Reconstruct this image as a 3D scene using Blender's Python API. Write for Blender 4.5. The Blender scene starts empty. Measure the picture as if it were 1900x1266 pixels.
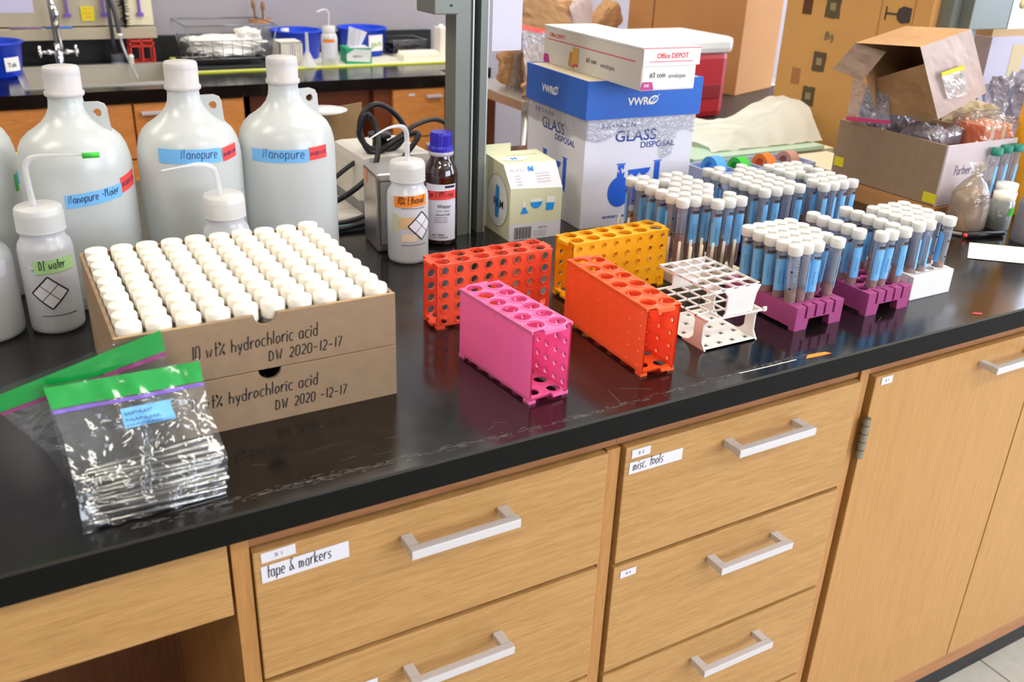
import bpy, bmesh, math, random
from math import sin, cos, pi, radians
from mathutils import Vector, Matrix, noise
random.seed(7)
S = bpy.context.scene
COL = S.collection

# ------------------------------------------------------------------ camera
def make_camera():
    cd = bpy.data.cameras.new('camera'); co = bpy.data.objects.new('camera', cd); COL.objects.link(co)
    yw, p, r = 0.5294, -0.4326, 0.0402
    f = Vector((sin(yw)*cos(p), cos(yw)*cos(p), sin(p)))
    rt = Vector((cos(yw), -sin(yw), 0)); up = rt.cross(f)
    rt2 = rt*cos(r)+up*sin(r); up2 = -rt*sin(r)+up*cos(r)
    m = Matrix((rt2, up2, -f)).transposed().to_4x4(); m.translation = Vector((0, -0.75, 1.4383))
    co.matrix_world = m
    cd.sensor_width = 36; cd.lens = 1703/1900*36; cd.clip_start = 0.02; cd.clip_end = 60
    cd.dof.use_dof = True; cd.dof.focus_distance = 1.35; cd.dof.aperture_fstop = 6.5
    S.camera = co
make_camera()

# ------------------------------------------------------------------ light
w = bpy.data.worlds.new('world'); S.world = w; w.use_nodes = True
w.node_tree.nodes['Background'].inputs[0].default_value = (0.72, 0.82, 1.0, 1)
w.node_tree.nodes['Background'].inputs[1].default_value = 1.0
S.view_settings.view_transform = 'Standard'; S.view_settings.look = 'None'
S.view_settings.exposure = 0.0; S.view_settings.gamma = 1.0
S.view_settings.use_curve_mapping = False
def area(name, loc, target, sx, sy, power, color):
    l = bpy.data.lights.new(name, 'AREA'); l.shape = 'RECTANGLE'; l.size = sx; l.size_y = sy
    l.energy = power; l.color = color
    o = bpy.data.objects.new(name, l); COL.objects.link(o); o.location = loc
    o.rotation_euler = (Vector(target)-Vector(loc)).to_track_quat('-Z', 'Y').to_euler()
    return o
WIN_P, CEIL_P = 170, 24
area('window_daylight', (4.93, 0.4, 1.75), (0, 0.4, 1.6), 4.6, 1.5, WIN_P, (0.70, 0.80, 1.0))
area('window_daylight', (2.9, -3.93, 1.85), (1.6, 0, 1.1), 3.4, 1.4, 130, (0.80, 0.87, 1.0))
for lx in (-1.2, 1.4, 4.0):
    for ly in (-1.8, 0.4, 2.2):
        area('ceiling_lamp', (lx, ly, 2.83), (lx, ly, 0), 1.2, 0.5, CEIL_P, (1.0, 0.93, 0.82))

# ------------------------------------------------------------------ materials
def srgb(h):
    h = h.lstrip('#'); o = []
    for i in (0, 2, 4):
        c = int(h[i:i+2], 16)/255
        o.append(c/12.92 if c <= .04045 else ((c+.055)/1.055)**2.4)
    return tuple(o)+(1,)
MATS = {}
def mat(name, hexc, rough=.5, metal=0, spec=.5, trans=0, var=0, scale=20, bump=0, bscale=60, stretch=None, coat=0, sss=0):
    if name in MATS: return MATS[name]
    m = bpy.data.materials.new(name); m.use_nodes = True; nt = m.node_tree; b = nt.nodes['Principled BSDF']
    col = srgb(hexc)
    b.inputs['Base Color'].default_value = col; b.inputs['Roughness'].default_value = rough
    b.inputs['Metallic'].default_value = metal; b.inputs['Specular IOR Level'].default_value = spec
    b.inputs['Transmission Weight'].default_value = trans; b.inputs['Coat Weight'].default_value = coat
    if sss: b.inputs['Subsurface Weight'].default_value = sss; b.inputs['Subsurface Radius'].default_value = (.02, .010, .012); b.inputs['Subsurface Scale'].default_value = 1
    if var or bump:
        tc = nt.nodes.new('ShaderNodeTexCoord'); mp = nt.nodes.new('ShaderNodeMapping')
        nt.links.new(tc.outputs['Object'], mp.inputs[0])
        if stretch: mp.inputs['Scale'].default_value = stretch
        if var:
            n = nt.nodes.new('ShaderNodeTexNoise'); n.inputs['Scale'].default_value = scale; n.inputs['Detail'].default_value = 5
            nt.links.new(mp.outputs[0], n.inputs['Vector'])
            r = nt.nodes.new('ShaderNodeValToRGB'); nt.links.new(n.outputs['Fac'], r.inputs[0])
            r.color_ramp.elements[0].position = .3; r.color_ramp.elements[1].position = .7
            r.color_ramp.elements[0].color = tuple(c*(1-var) for c in col[:3])+(1,)
            r.color_ramp.elements[1].color = tuple(min(1, c*(1+var)) for c in col[:3])+(1,)
            nt.links.new(r.outputs[0], b.inputs['Base Color'])
        if bump:
            n2 = nt.nodes.new('ShaderNodeTexNoise'); n2.inputs['Scale'].default_value = bscale; n2.inputs['Detail'].default_value = 3
            nt.links.new(mp.outputs[0], n2.inputs['Vector'])
            bp = nt.nodes.new('ShaderNodeBump'); bp.inputs['Strength'].default_value = bump; bp.inputs['Distance'].default_value = .002
            nt.links.new(n2.outputs['Fac'], bp.inputs['Height']); nt.links.new(bp.outputs[0], b.inputs['Normal'])
    MATS[name] = m; return m

def milky(name, hexc, transl=.35, transp=.0, rough=.3, gloss=.06):
    """cloudy plastic: diffuse + translucent, a little clear, a soft gloss on top"""
    if name in MATS: return MATS[name]
    m = bpy.data.materials.new(name); m.use_nodes = True; nt = m.node_tree; nt.nodes.clear()
    N = nt.nodes.new; L = nt.links.new
    out = N('ShaderNodeOutputMaterial'); d = N('ShaderNodeBsdfDiffuse'); t = N('ShaderNodeBsdfTranslucent')
    tr = N('ShaderNodeBsdfTransparent'); g = N('ShaderNodeBsdfGlossy'); g.inputs['Roughness'].default_value = rough
    for x in (d, t): x.inputs['Color'].default_value = srgb(hexc)
    m1 = N('ShaderNodeMixShader'); m1.inputs[0].default_value = transl; L(d.outputs[0], m1.inputs[1]); L(t.outputs[0], m1.inputs[2])
    m2 = N('ShaderNodeMixShader'); m2.inputs[0].default_value = transp; L(m1.outputs[0], m2.inputs[1]); L(tr.outputs[0], m2.inputs[2])
    fr = N('ShaderNodeLayerWeight'); fr.inputs['Blend'].default_value = .25
    mu = N('ShaderNodeMath'); mu.operation = 'MULTIPLY_ADD'; mu.inputs[1].default_value = .45; mu.inputs[2].default_value = gloss
    L(fr.outputs['Fresnel'], mu.inputs[0])
    m3 = N('ShaderNodeMixShader'); L(mu.outputs[0], m3.inputs[0]); L(m2.outputs[0], m3.inputs[1]); L(g.outputs[0], m3.inputs[2])
    L(m3.outputs[0], out.inputs[0]); MATS[name] = m; return m

def film(name, hexc='#ffffff', clear=.85, gloss=.1, rough=.05, body='#dfe4e8', bump=0, bscale=40):
    """thin clear film or tube wall: transparent tint, some haze, sharp highlights"""
    if name in MATS: return MATS[name]
    m = bpy.data.materials.new(name); m.use_nodes = True; nt = m.node_tree; nt.nodes.clear()
    N = nt.nodes.new; L = nt.links.new
    out = N('ShaderNodeOutputMaterial'); d = N('ShaderNodeBsdfDiffuse'); d.inputs['Color'].default_value = srgb(body)
    tr = N('ShaderNodeBsdfTransparent'); tr.inputs['Color'].default_value = srgb(hexc)
    g = N('ShaderNodeBsdfGlossy'); g.inputs['Roughness'].default_value = rough
    m2 = N('ShaderNodeMixShader'); m2.inputs[0].default_value = clear; L(d.outputs[0], m2.inputs[1]); L(tr.outputs[0], m2.inputs[2])
    fr = N('ShaderNodeLayerWeight'); fr.inputs['Blend'].default_value = .3
    mu = N('ShaderNodeMath'); mu.operation = 'MULTIPLY_ADD'; mu.inputs[1].default_value = .6; mu.inputs[2].default_value = gloss
    L(fr.outputs['Fresnel'], mu.inputs[0])
    m3 = N('ShaderNodeMixShader'); L(mu.outputs[0], m3.inputs[0]); L(m2.outputs[0], m3.inputs[1]); L(g.outputs[0], m3.inputs[2])
    if bump:
        tc = N('ShaderNodeTexCoord'); n2 = N('ShaderNodeTexNoise'); n2.inputs['Scale'].default_value = bscale
        n2.inputs['Detail'].default_value = 3; n2.inputs['Distortion'].default_value = 1.5
        L(tc.outputs['Object'], n2.inputs['Vector'])
        bp = N('ShaderNodeBump'); bp.inputs['Strength'].default_value = bump; bp.inputs['Distance'].default_value = .01
        L(n2.outputs['Fac'], bp.inputs['Height'])
        for x in (g, d, fr): L(bp.outputs[0], x.inputs['Normal'])
    L(m3.outputs[0], out.inputs[0]); MATS[name] = m; return m

def wood(name, hexc, stretch, rough=.42, var=.16):
    if name in MATS: return MATS[name]
    m = bpy.data.materials.new(name); m.use_nodes = True; nt = m.node_tree; b = nt.nodes['Principled BSDF']
    N = nt.nodes.new; L = nt.links.new; col = srgb(hexc)
    tc = N('ShaderNodeTexCoord'); mp = N('ShaderNodeMapping'); mp.inputs['Scale'].default_value = stretch
    L(tc.outputs['Object'], mp.inputs[0])
    a = N('ShaderNodeTexNoise'); a.inputs['Scale'].default_value = 6; a.inputs['Detail'].default_value = 6; a.inputs['Distortion'].default_value = .8; L(mp.outputs[0], a.inputs['Vector'])
    wv = N('ShaderNodeTexNoise'); wv.inputs['Scale'].default_value = 30; wv.inputs['Detail'].default_value = 2; L(mp.outputs[0], wv.inputs['Vector'])
    mx = N('ShaderNodeMix'); mx.inputs[0].default_value = .45; L(a.outputs['Fac'], mx.inputs[2]); L(wv.outputs['Fac'], mx.inputs[3])
    r = N('ShaderNodeValToRGB'); L(mx.outputs[0], r.inputs[0])
    r.color_ramp.elements[0].position = .36; r.color_ramp.elements[1].position = .6
    r.color_ramp.elements[0].color = (col[0]*(1-var), col[1]*(1-var*1.35), col[2]*(1-var*1.9), 1)
    r.color_ramp.elements[1].color = (min(1, col[0]*(1+var*.45)), col[1]*(1+var*.45), col[2]*(1+var*.5), 1)
    L(r.outputs[0], b.inputs['Base Color']); b.inputs['Roughness'].default_value = rough; b.inputs['Specular IOR Level'].default_value = .35
    MATS[name] = m; return m

OAK_H = wood('oak_across', '#b98f58', (1.6, 4, 26)); OAK_V = wood('oak_upright', '#ba8c52', (26, 4, 1.2), var=.1)
OAK_EDGE = wood('oak_frame', '#a8744a', (1.4, 4, 20)); OAK_ST = wood('oak_stile', '#b5844c', (20, 4, 1.4))
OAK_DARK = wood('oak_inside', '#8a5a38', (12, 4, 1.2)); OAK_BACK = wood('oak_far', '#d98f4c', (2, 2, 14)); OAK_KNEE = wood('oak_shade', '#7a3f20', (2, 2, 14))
CARD = mat('cardboard', '#997f63', .85, var=.06, scale=60, bump=.15, bscale=200)
CARD_BIG = mat('cardboard_big', '#c69352', .85, var=.05, scale=8); CARD_SH = mat('cardboard_darker', '#b98450', .85, var=.06, scale=6)
CARD_EDGE = mat('cardboard_edge', '#bb9c72', .9); CARD_IN = mat('cardboard_inside', '#8f7350', .9)
KRAFT = mat('kraft_paper', '#b58a5c', .8, var=.12, scale=14, bump=.3, bscale=25); KRAFTL = mat('kraft_paper_pale_lit', '#c9b4ac', .7, var=.06, scale=14, bump=.3, bscale=18)
WHITE = mat('white_plastic', '#e6e4df', .4); CAPW = milky('white_cap_plastic', '#f2f0ea', .25, 0, .35, .03); PAPER = mat('white_paper', '#ece9e6', .8)
CAPV = mat('vial_cap_white', '#f6f0e2', .45, spec=.4)
INK = mat('black_ink', '#17151c', .6); INKB = mat('navy_ink', '#2c2a5c', .6); GREYINK = mat('grey_print', '#8a8a8e', .7)
STEEL = mat('brushed_steel', '#c9c7c2', .28, 1); ALU = mat('satin_aluminium', '#d6d6da', .4, .35); CHROME = mat('chrome', '#d8dade', .12, 1)
BLACK = mat('black_plastic', '#17171a', .4); RUBBER = mat('black_rubber', '#1b1c20', .45)
TAPE_BLUE = mat('blue_tape', '#74baf0', .6); TAPE_RED = mat('red_tape', '#ee4743', .6); TAPE_OR = mat('orange_tape', '#f58a22', .6)
TAPE_GR = mat('green_tape', '#3fc23c', .6); TAPE_LG = mat('pale_green_tape', '#b5e29a', .6); TAPE_Y = mat('yellow_tape', '#e4d320', .6)
LABELW = mat('white_label', '#dcdce6', .55)
JUG = milky('cloudy_jug_plastic', '#e2e6e4', .35, .0, .28, .05); JUGCAP = milky('cloudy_cap_plastic', '#dedad8', .3, 0, .35, .04)
BOTTLE = milky('clear_cloudy_bottle', '#f0f1f5', .35, .15, .22, .07); BOTCAP = milky('bottle_cap_cloudy', '#f0efec', .4, .08, .35, .05)
WATERM = milky('water_in_bottle', '#d8ddd6', .5, .35, .2, .02)
TUBE = film('tube_wall', '#ececf0', .80, .07, .08, '#dcdee6')
VIALG = film('vial_glass', '#e2e6e4', .55, .12, .05, '#dde2df')
FILM = film('bag_film', '#f4f7f8', .95, .07, .07, '#e8ecf2', bump=.8, bscale=14)
FILM2 = film('clear_bag_film', '#e8e8ee', .72, .13, .12, '#c6c2cc', bump=.9, bscale=30)
SOIL = mat('brown_soil', '#b06a42', .9, var=.3, scale=200); SAND = mat('brown_sand', '#97765a', .9, var=.08, scale=120)
BLUEP = mat('blue_plastic', '#0d3fd0', .35, spec=.4)

def counter_mat(name, base, rough, scratches=True):
    m = bpy.data.materials.new(name); m.use_nodes = True; nt = m.node_tree; b = nt.nodes['Principled BSDF']
    N = nt.nodes.new; L = nt.links.new
    tc = N('ShaderNodeTexCoord'); n = N('ShaderNodeTexNoise'); n.inputs['Scale'].default_value = 9; n.inputs['Detail'].default_value = 8; L(tc.outputs['Object'], n.inputs['Vector'])
    r = N('ShaderNodeMapRange'); r.inputs['From Min'].default_value = .3; r.inputs['From Max'].default_value = .7
    r.inputs['To Min'].default_value = rough-.05; r.inputs['To Max'].default_value = rough+.07; L(n.outputs['Fac'], r.inputs['Value']); L(r.outputs[0], b.inputs['Roughness'])
    b.inputs['Specular IOR Level'].default_value = .66
    # fine worn scratches: thin streaks of pale dust
    mp = N('ShaderNodeMapping'); mp.inputs['Scale'].default_value = (3, 60, 1); mp.inputs['Rotation'].default_value = (0, 0, .12); L(tc.outputs['Object'], mp.inputs[0])
    n2 = N('ShaderNodeTexNoise'); n2.inputs['Scale'].default_value = 6; n2.inputs['Detail'].default_value = 4; L(mp.outputs[0], n2.inputs['Vector'])
    n3 = N('ShaderNodeTexNoise'); n3.inputs['Scale'].default_value = 2.3; L(tc.outputs['Object'], n3.inputs['Vector'])
    mu = N('ShaderNodeMath'); mu.operation = 'MULTIPLY'; L(n2.outputs['Fac'], mu.inputs[0]); L(n3.outputs['Fac'], mu.inputs[1])
    cr = N('ShaderNodeValToRGB'); L(mu.outputs[0], cr.inputs[0]); c = srgb(base)
    cr.color_ramp.elements[0].position = .36; cr.color_ramp.elements[0].color = c
    cr.color_ramp.elements[1].position = .50; cr.color_ramp.elements[1].color = (c[0]+.035, c[1]+.034, c[2]+.03, 1)
    L(cr.outputs[0], b.inputs['Base Color']); MATS[name] = m; return m
TOP = counter_mat('black_epoxy_top', '#120f0e', .16)
FASCIA = mat('black_epoxy_edge', '#080a09', .6, spec=.15)

# ------------------------------------------------------------------ mesh builder
class MB:
    def __init__(s): s.v = []; s.f = []; s.mi = []; s.sm = []; s.mats = []
    def _m(s, m):
        if m not in s.mats: s.mats.append(m)
        return s.mats.index(m)
    def add(s, vs, fs, m, smooth=False, M=None):
        o = len(s.v); k = s._m(m)
        for p in vs:
            p = Vector(p); s.v.append(M @ p if M else p)
        for f in fs: s.f.append([i+o for i in f]); s.mi.append(k); s.sm.append(smooth)
        return s
    def box(s, a, b, m, M=None, bev=0):
        x0, y0, z0 = a; x1, y1, z1 = b
        if bev:
            bm = bmesh.new(); bmesh.ops.create_cube(bm, size=1)
            for q in bm.verts: q.co = Vector(((x0+x1)/2+q.co.x*(x1-x0), (y0+y1)/2+q.co.y*(y1-y0), (z0+z1)/2+q.co.z*(z1-z0)))
            bmesh.ops.bevel(bm, geom=bm.edges[:], offset=bev, segments=2, affect='EDGES', profile=.6)
            bm.verts.index_update(); s.add([q.co.copy() for q in bm.verts], [[q.index for q in f.verts] for f in bm.faces], m, False, M); bm.free(); return s
        vs = [(x0,y0,z0),(x1,y0,z0),(x1,y1,z0),(x0,y1,z0),(x0,y0,z1),(x1,y0,z1),(x1,y1,z1),(x0,y1,z1)]
        return s.add(vs, [(0,3,2,1),(4,5,6,7),(0,1,5,4),(1,2,6,5),(2,3,7,6),(3,0,4,7)], m, False, M)
    def lathe(s, prof, m, n=24, c=(0,0,0), M=None, caps=True, smooth=True):
        vs = []; fs = []; k = len(prof)
        for i in range(n):
            a = 2*pi*i/n
            for r, z in prof: vs.append((c[0]+r*cos(a), c[1]+r*sin(a), c[2]+z))
        for i in range(n):
            j = (i+1) % n
            for q in range(k-1): fs.append((i*k+q, j*k+q, j*k+q+1, i*k+q+1))
        s.add(vs, fs, m, smooth, M)
        if caps:
            for q, rev in ((0, True), (k-1, False)):
                if prof[q][0] > 1e-5:
                    ring = [(c[0]+prof[q][0]*cos(2*pi*i/n), c[1]+prof[q][0]*sin(2*pi*i/n), c[2]+prof[q][1]) for i in range(n)]
                    s.add(ring, [list(range(n))[::-1] if rev else list(range(n))], m, False, M)
        return s
    def tube(s, pts, r, m, n=8, M=None, smooth=True):
        pts = [Vector(p) for p in pts]; rs = r if isinstance(r, (list, tuple)) else [r]*len(pts)
        vs = []; fs = []; prev = None
        for i, p in enumerate(pts):
            t = (pts[min(i+1, len(pts)-1)]-pts[max(i-1, 0)]).normalized()
            if prev is None: u = t.orthogonal().normalized()
            else:
                u = prev-t*prev.dot(t); u = u.normalized() if u.length > 1e-6 else t.orthogonal().normalized()
            prev = u; w_ = t.cross(u)
            for k in range(n):
                a = 2*pi*k/n; vs.append(p+(u*cos(a)+w_*sin(a))*rs[i])
        for i in range(len(pts)-1):
            for k in range(n):
                j = (k+1) % n; fs.append((i*n+k, i*n+j, (i+1)*n+j, (i+1)*n+k))
        fs.append(list(range(n))[::-1]); fs.append([(len(pts)-1)*n+k for k in range(n)])
        return s.add(vs, fs, m, smooth, M)
    def prism(s, poly, h0, h1, m, M=None):
        """poly in the local xy plane, extruded along z"""
        n = len(poly); vs = [(x, y, h0) for x, y in poly]+[(x, y, h1) for x, y in poly]
        return s.add(vs, [list(range(n))[::-1], list(range(n, 2*n))]+[(i, (i+1) % n, n+(i+1) % n, n+i) for i in range(n)], m, False, M)
    def holed(s, nx, ny, cw, ch, r, t, m, M, seg=12, ring=0, stag=0):
        """plate nx*cw by ny*ch in the xy plane, thickness t in +z, a round hole in each cell"""
        for ix in range(nx):
            for iy in range(ny):
                cx, cy = (ix+.5)*cw, (iy+.5)*ch; ox = cx+(stag if iy % 2 else -stag); vs = []; fs = []; n = seg
                for k in range(n):
                    a = 2*pi*(k+.5)/n; c_, s_ = cos(a), sin(a); q = max(abs(c_)/(cw/2), abs(s_)/(ch/2))
                    hx, hy = (r*c_, r*s_) if not isinstance(r, tuple) else [h_/((abs(c_)**4+abs(s_)**4)**.25) for h_ in (r[0]*c_, r[1]*s_)]
                    vs += [(cx+c_/q, cy+s_/q, 0), (ox+hx, cy+hy, 0), (cx+c_/q, cy+s_/q, t), (ox+hx, cy+hy, t)]
                for k in range(n):
                    a = 4*k; b = 4*((k+1) % n)
                    fs += [(a, a+1, b+1, b), (a+2, b+2, b+3, a+3), (a+1, a+3, b+3, b+1)]
                # square corners
                base = len(vs)
                for sx, sy in ((1, 1), (-1, 1), (-1, -1), (1, -1)):
                    ang = math.atan2(sy*ch, sx*cw) % (2*pi); k = int((ang/(2*pi)*n-.5) // 1) % n; k2 = (k+1) % n
                    i0 = len(vs); vs += [(cx+sx*cw/2, cy+sy*ch/2, 0), (cx+sx*cw/2, cy+sy*ch/2, t)]
                    fs += [(4*k, 4*k2, i0), (4*k+2, i0+1, 4*k2+2)]
                s.add(vs, fs, m, False, M)
                if ring:
                    rv = []; rf = []
                    for k in range(n):
                        a = 2*pi*(k+.5)/n
                        rv += [(ox+r*cos(a), cy+r*sin(a), t), (ox+r*cos(a), cy+r*sin(a), t+ring), (ox+(r+.0012)*cos(a), cy+(r+.0012)*sin(a), t+ring), (ox+(r+.0018)*cos(a), cy+(r+.0018)*sin(a), t)]
                    for k in range(n):
                        a = 4*k; b = 4*((k+1) % n); rf += [(a, b, b+1, a+1), (a+1, b+1, b+2, a+2), (a+2, b+2, b+3, a+3)]
                    s.add(rv, rf, m, False, M)
        return s
    def rect(s, mp, u0, v0, u1, v1, m, n=1, e=0):
        vs = []; fs = []
        for i in range(n+1):
            u = u0+(u1-u0)*i/n; vs += [mp(u, v0, e), mp(u, v1, e)]
        for i in range(n): fs.append((2*i, 2*i+2, 2*i+3, 2*i+1))
        return s.add(vs, fs, m)
    def stroke(s, mp, pl, wd, m, e=0):
        for poly in pl:
            pts = []
            for a, b in zip(poly, poly[1:]):
                d = math.hypot(b[0]-a[0], b[1]-a[1]); k = max(1, int(d/.008))
                pts += [(a[0]+(b[0]-a[0])*i/k, a[1]+(b[1]-a[1])*i/k) for i in range(k)]
            pts.append(poly[-1]); vs = []; fs = []
            for i, p in enumerate(pts):
                q0 = pts[max(i-1, 0)]; q1 = pts[min(i+1, len(pts)-1)]; dx, dy = q1[0]-q0[0], q1[1]-q0[1]; l = math.hypot(dx, dy) or 1
                nx, ny = -dy/l*wd/2, dx/l*wd/2
                vs += [mp(p[0]+nx, p[1]+ny, e), mp(p[0]-nx, p[1]-ny, e)]
            for i in range(len(pts)-1): fs.append((2*i, 2*i+1, 2*i+3, 2*i+2))
            s.add(vs, fs, m)
        return s
    def hand(s, mp, txt, u, v, h, m, wd=None, slant=.1, e=.0003, jit=.25, track=1.15, rise=0, fit=None):
        """handwriting made of pen strokes; h = height of small letters"""
        k = h/4; wd = wd or h*.14; x = u; xs = 1
        if fit: xs = fit/sum((GL[c][0]*track if c in GL else 3.4)*k for c in txt)
        rnd = random.Random(hash_s(txt)); n = 0
        for ch in txt:
            g = GL.get(ch)
            if g:
                dv = rnd.uniform(-jit, jit)*k+rise*(x-u); pl = []
                for st in g[1]:
                    pl.append([(x+(int(st[i])+slant*(int(st[i+1])-2))*k*xs, v+(int(st[i+1])-2)*k+dv+rnd.uniform(-.12, .12)*k) for i in range(0, len(st), 2)])
                s.stroke(mp, pl, wd, m, e); x += g[0]*k*track*xs
            else: x += 3.4*k*xs
            n += 1
        return x
    def text(s, mp, txt, u, v, h, m, xs=1.0, e=.0003, center=False, bold=.012):
        vs, fs, wid = font_mesh(txt, bold); k = h/.73
        o = u-(wid*k*xs/2 if center else 0)
        s.add([mp(o+x*k*xs, v+y*k, e) for x, y in vs], fs, m); return wid*k*xs
    def build(s, name, parent=None, loc=None):
        me = bpy.data.meshes.new(name); me.from_pydata([tuple(p) for p in s.v], [], s.f)
        for m in s.mats: me.materials.append(m)
        me.polygons.foreach_set('material_index', s.mi); me.polygons.foreach_set('use_smooth', s.sm); me.update()
        o = bpy.data.objects.new(name, me); COL.objects.link(o)
        if parent: o.parent = parent
        if loc: o.location = loc
        return o
def hash_s(t): return sum((i+1)*ord(c) for i, c in enumerate(t))
GL = {'a': (4.4, ['36160503123234', '3632']), 'b': (4.2, ['0902', '05163633321203']), 'c': (4, ['3616050312 32'.replace(' ', '')]), 'd': (4.4, ['3902', '351605031232'][0:0]+['3932', '351605031232']),
 'e': (4.2, ['0434352616050312 32'.replace(' ', '')]), 'f': (3.6, ['39291802', '0626']), 'g': (4.4, ['361605041333', '36312010']), 'h': (4.2, ['0902', '05163532']), 'i': (1.8, ['0602', '0807']),
 'k': (4, ['0902', '3604', '0432']), 'l': (1.8, ['0902']), 'm': (5.6, ['0602', '05162522', '25364542']), 'n': (4.2, ['0602', '05163532']), 'o': (4.2, ['16050312233335261 6'.replace(' ', '')]),
 'p': (4.2, ['0600', '05163633321203']), 'r': (3.4, ['0602', '041636']), 's': (3.8, ['36160524331202']), 't': (3, ['19131222', '0636']), 'u': (4.3, ['0603122233', '3632']), 'v': (4, ['061236']),
 'w': (5.4, ['0612253246']), 'x': (4, ['0632', '3602']), 'y': (4.2, ['061333', '3610']), 'z': (4, ['06360232']), 'D': (4.6, ['0902', '092836331202']), 'W': (6, ['0912273249']), 'N': (5, ['02093239']),
 'I': (3.4, ['1912', '0929', '0222']), 'T': (4.2, ['0939', '1912']), 'M': (5.6, ['0209253942']), 'F': (4, ['390902', '0626']), 'E': (4, ['39090232', '0626']), 'B': (4, ['0902', '092938260626'[:8], '062635331202']),
 'S': (4, ['38291908063534231202']), 'A': (4.4, ['021932', '0535']), 'L': (3.8, ['090232']), 'P': (4, ['0209', '092938360506']), '0': (4, ['190803122233382919']), '1': (2.4, ['1912']), '2': (4, ['0819293736021232']),
 '7': (4, ['093912']), '3': (4, ['0929362535321202']), '4': (4, ['290535', '3932']), '-': (4, ['0535']), '.': (2, ['0203']), '%': (5.4, ['4802', '0918170809', '3443423334']), '&': (5, ['37281706251203223536'][0:0]+['38291816331202042542']), '#': (4, ['1912', '2922', '0535', '0737'])}
_FM = {}
def font_mesh(txt, bold=.012):
    if (txt, bold) in _FM: return _FM[(txt, bold)]
    cu = bpy.data.curves.new('t', 'FONT'); cu.body = txt; cu.size = 1; cu.resolution_u = 3; cu.offset = bold
    o = bpy.data.objects.new('t', cu); COL.objects.link(o); bpy.context.view_layer.update()
    me = bpy.data.meshes.new_from_object(o.evaluated_get(bpy.context.evaluated_depsgraph_get()))
    vs = [(q.co.x, q.co.y) for q in me.vertices]; fs = [list(p.vertices) for p in me.polygons]
    bpy.data.objects.remove(o); bpy.data.curves.remove(cu); bpy.data.meshes.remove(me)
    r = (vs, fs, max([x for x, y in vs] or [0])); _FM[(txt, bold)] = r; return r
def plane(o, U, V):
    o, U, V = Vector(o), Vector(U).normalized(), Vector(V).normalized(); N = U.cross(V)
    return lambda u, v, e=0: o+U*u+V*v+N*e
def cyl(cx, cy, r, a0, z0, tilt=0):
    return lambda u, v, e=0: Vector((cx+(r+e)*cos(a0+u/r), cy+(r+e)*sin(a0+u/r), z0+v+tilt*u))

def tag(o, label, cat, group=None, kind=None):
    o['label'] = label; o['category'] = cat
    if group: o['group'] = group
    if kind: o['kind'] = kind
    return o
def root(name, label, cat, loc=(0, 0, 0), rz=0, group=None):
    o = bpy.data.objects.new(name, None); COL.objects.link(o); o.empty_display_size = .02
    o.location = loc; o.rotation_euler = (0, 0, rz); return tag(o, label, cat, group)
def struct(mb, name):
    o = mb.build(name); o['kind'] = 'structure'; return o
def copy_tree(src, loc, rz, label, children):
    r = src.copy(); COL.objects.link(r); r.location = loc; r.rotation_euler = (0, 0, rz); r['label'] = label
    for ch in children:
        c = ch.copy(); COL.objects.link(c); c.parent = r
    return r
ORD = ['first', 'second', 'third', 'fourth', 'fifth', 'sixth', 'seventh', 'eighth', 'ninth', 'tenth']
def arc(c, r, a0, a1, n=6): return [(c[0]+r*cos(a0+(a1-a0)*i/n), c[1]+r*sin(a0+(a1-a0)*i/n)) for i in range(n+1)]
def smooth_path(pts, k=6):
    P = [Vector(p) for p in pts]; out = []
    for i in range(len(P)-1):
        p0, p1, p2, p3 = P[max(i-1, 0)], P[i], P[i+1], P[min(i+2, len(P)-1)]
        for j in range(k):
            t = j/k; out.append(.5*((2*p1)+(p2-p0)*t+(2*p0-5*p1+4*p2-p3)*t*t+(3*p1-p0-3*p2+p3)*t**3))
    out.append(P[-1]); return out
Z = .914

# ------------------------------------------------------------------ room shell
WALL = mat('painted_wall', '#9f9a9f', .8); CEIL = mat('ceiling_white', '#dcd8ce', .9)
def tile_floor():
    m = bpy.data.materials.new('vinyl_tile'); m.use_nodes = True; nt = m.node_tree; b = nt.nodes['Principled BSDF']; N = nt.nodes.new; L = nt.links.new
    tc = N('ShaderNodeTexCoord'); br = N('ShaderNodeTexBrick'); br.offset = 0; br.inputs['Scale'].default_value = 1
    for k, v_ in (('Mortar Size', .002), ('Brick Width', .305), ('Row Height', .305), ('Bias', 0)): br.inputs[k].default_value = v_
    mp = N('ShaderNodeMapping'); mp.inputs['Location'].default_value = (.14, .09, 0); L(tc.outputs['Object'], mp.inputs[0]); L(mp.outputs[0], br.inputs['Vector'])
    n = N('ShaderNodeTexNoise'); n.inputs['Scale'].default_value = 30; n.inputs['Detail'].default_value = 6; L(tc.outputs['Object'], n.inputs['Vector'])
    r = N('ShaderNodeValToRGB'); r.color_ramp.elements[0].color = srgb('#b9b0a0'); r.color_ramp.elements[1].color = srgb('#d8d1c2'); L(n.outputs['Fac'], r.inputs[0])
    L(r.outputs[0], br.inputs['Color1']); L(r.outputs[0], br.inputs['Color2']); br.inputs['Mortar'].default_value = srgb('#6f675c')
    L(br.outputs['Color'], b.inputs['Base Color']); b.inputs['Roughness'].default_value = .4; return m
struct(MB().box((-4, -4, -.1), (5, 3.1, 0), tile_floor()), 'floor')
struct(MB().box((-4, -4, 2.9), (5, 3.1, 3.0), CEIL), 'ceiling')
struct(MB().box((-4, 3.0, 0), (5, 3.1, 2.9), WALL), 'wall_back')
struct(MB().box((-4.1, -4, 0), (-4, 3.1, 2.9), WALL), 'wall_left')
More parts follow.
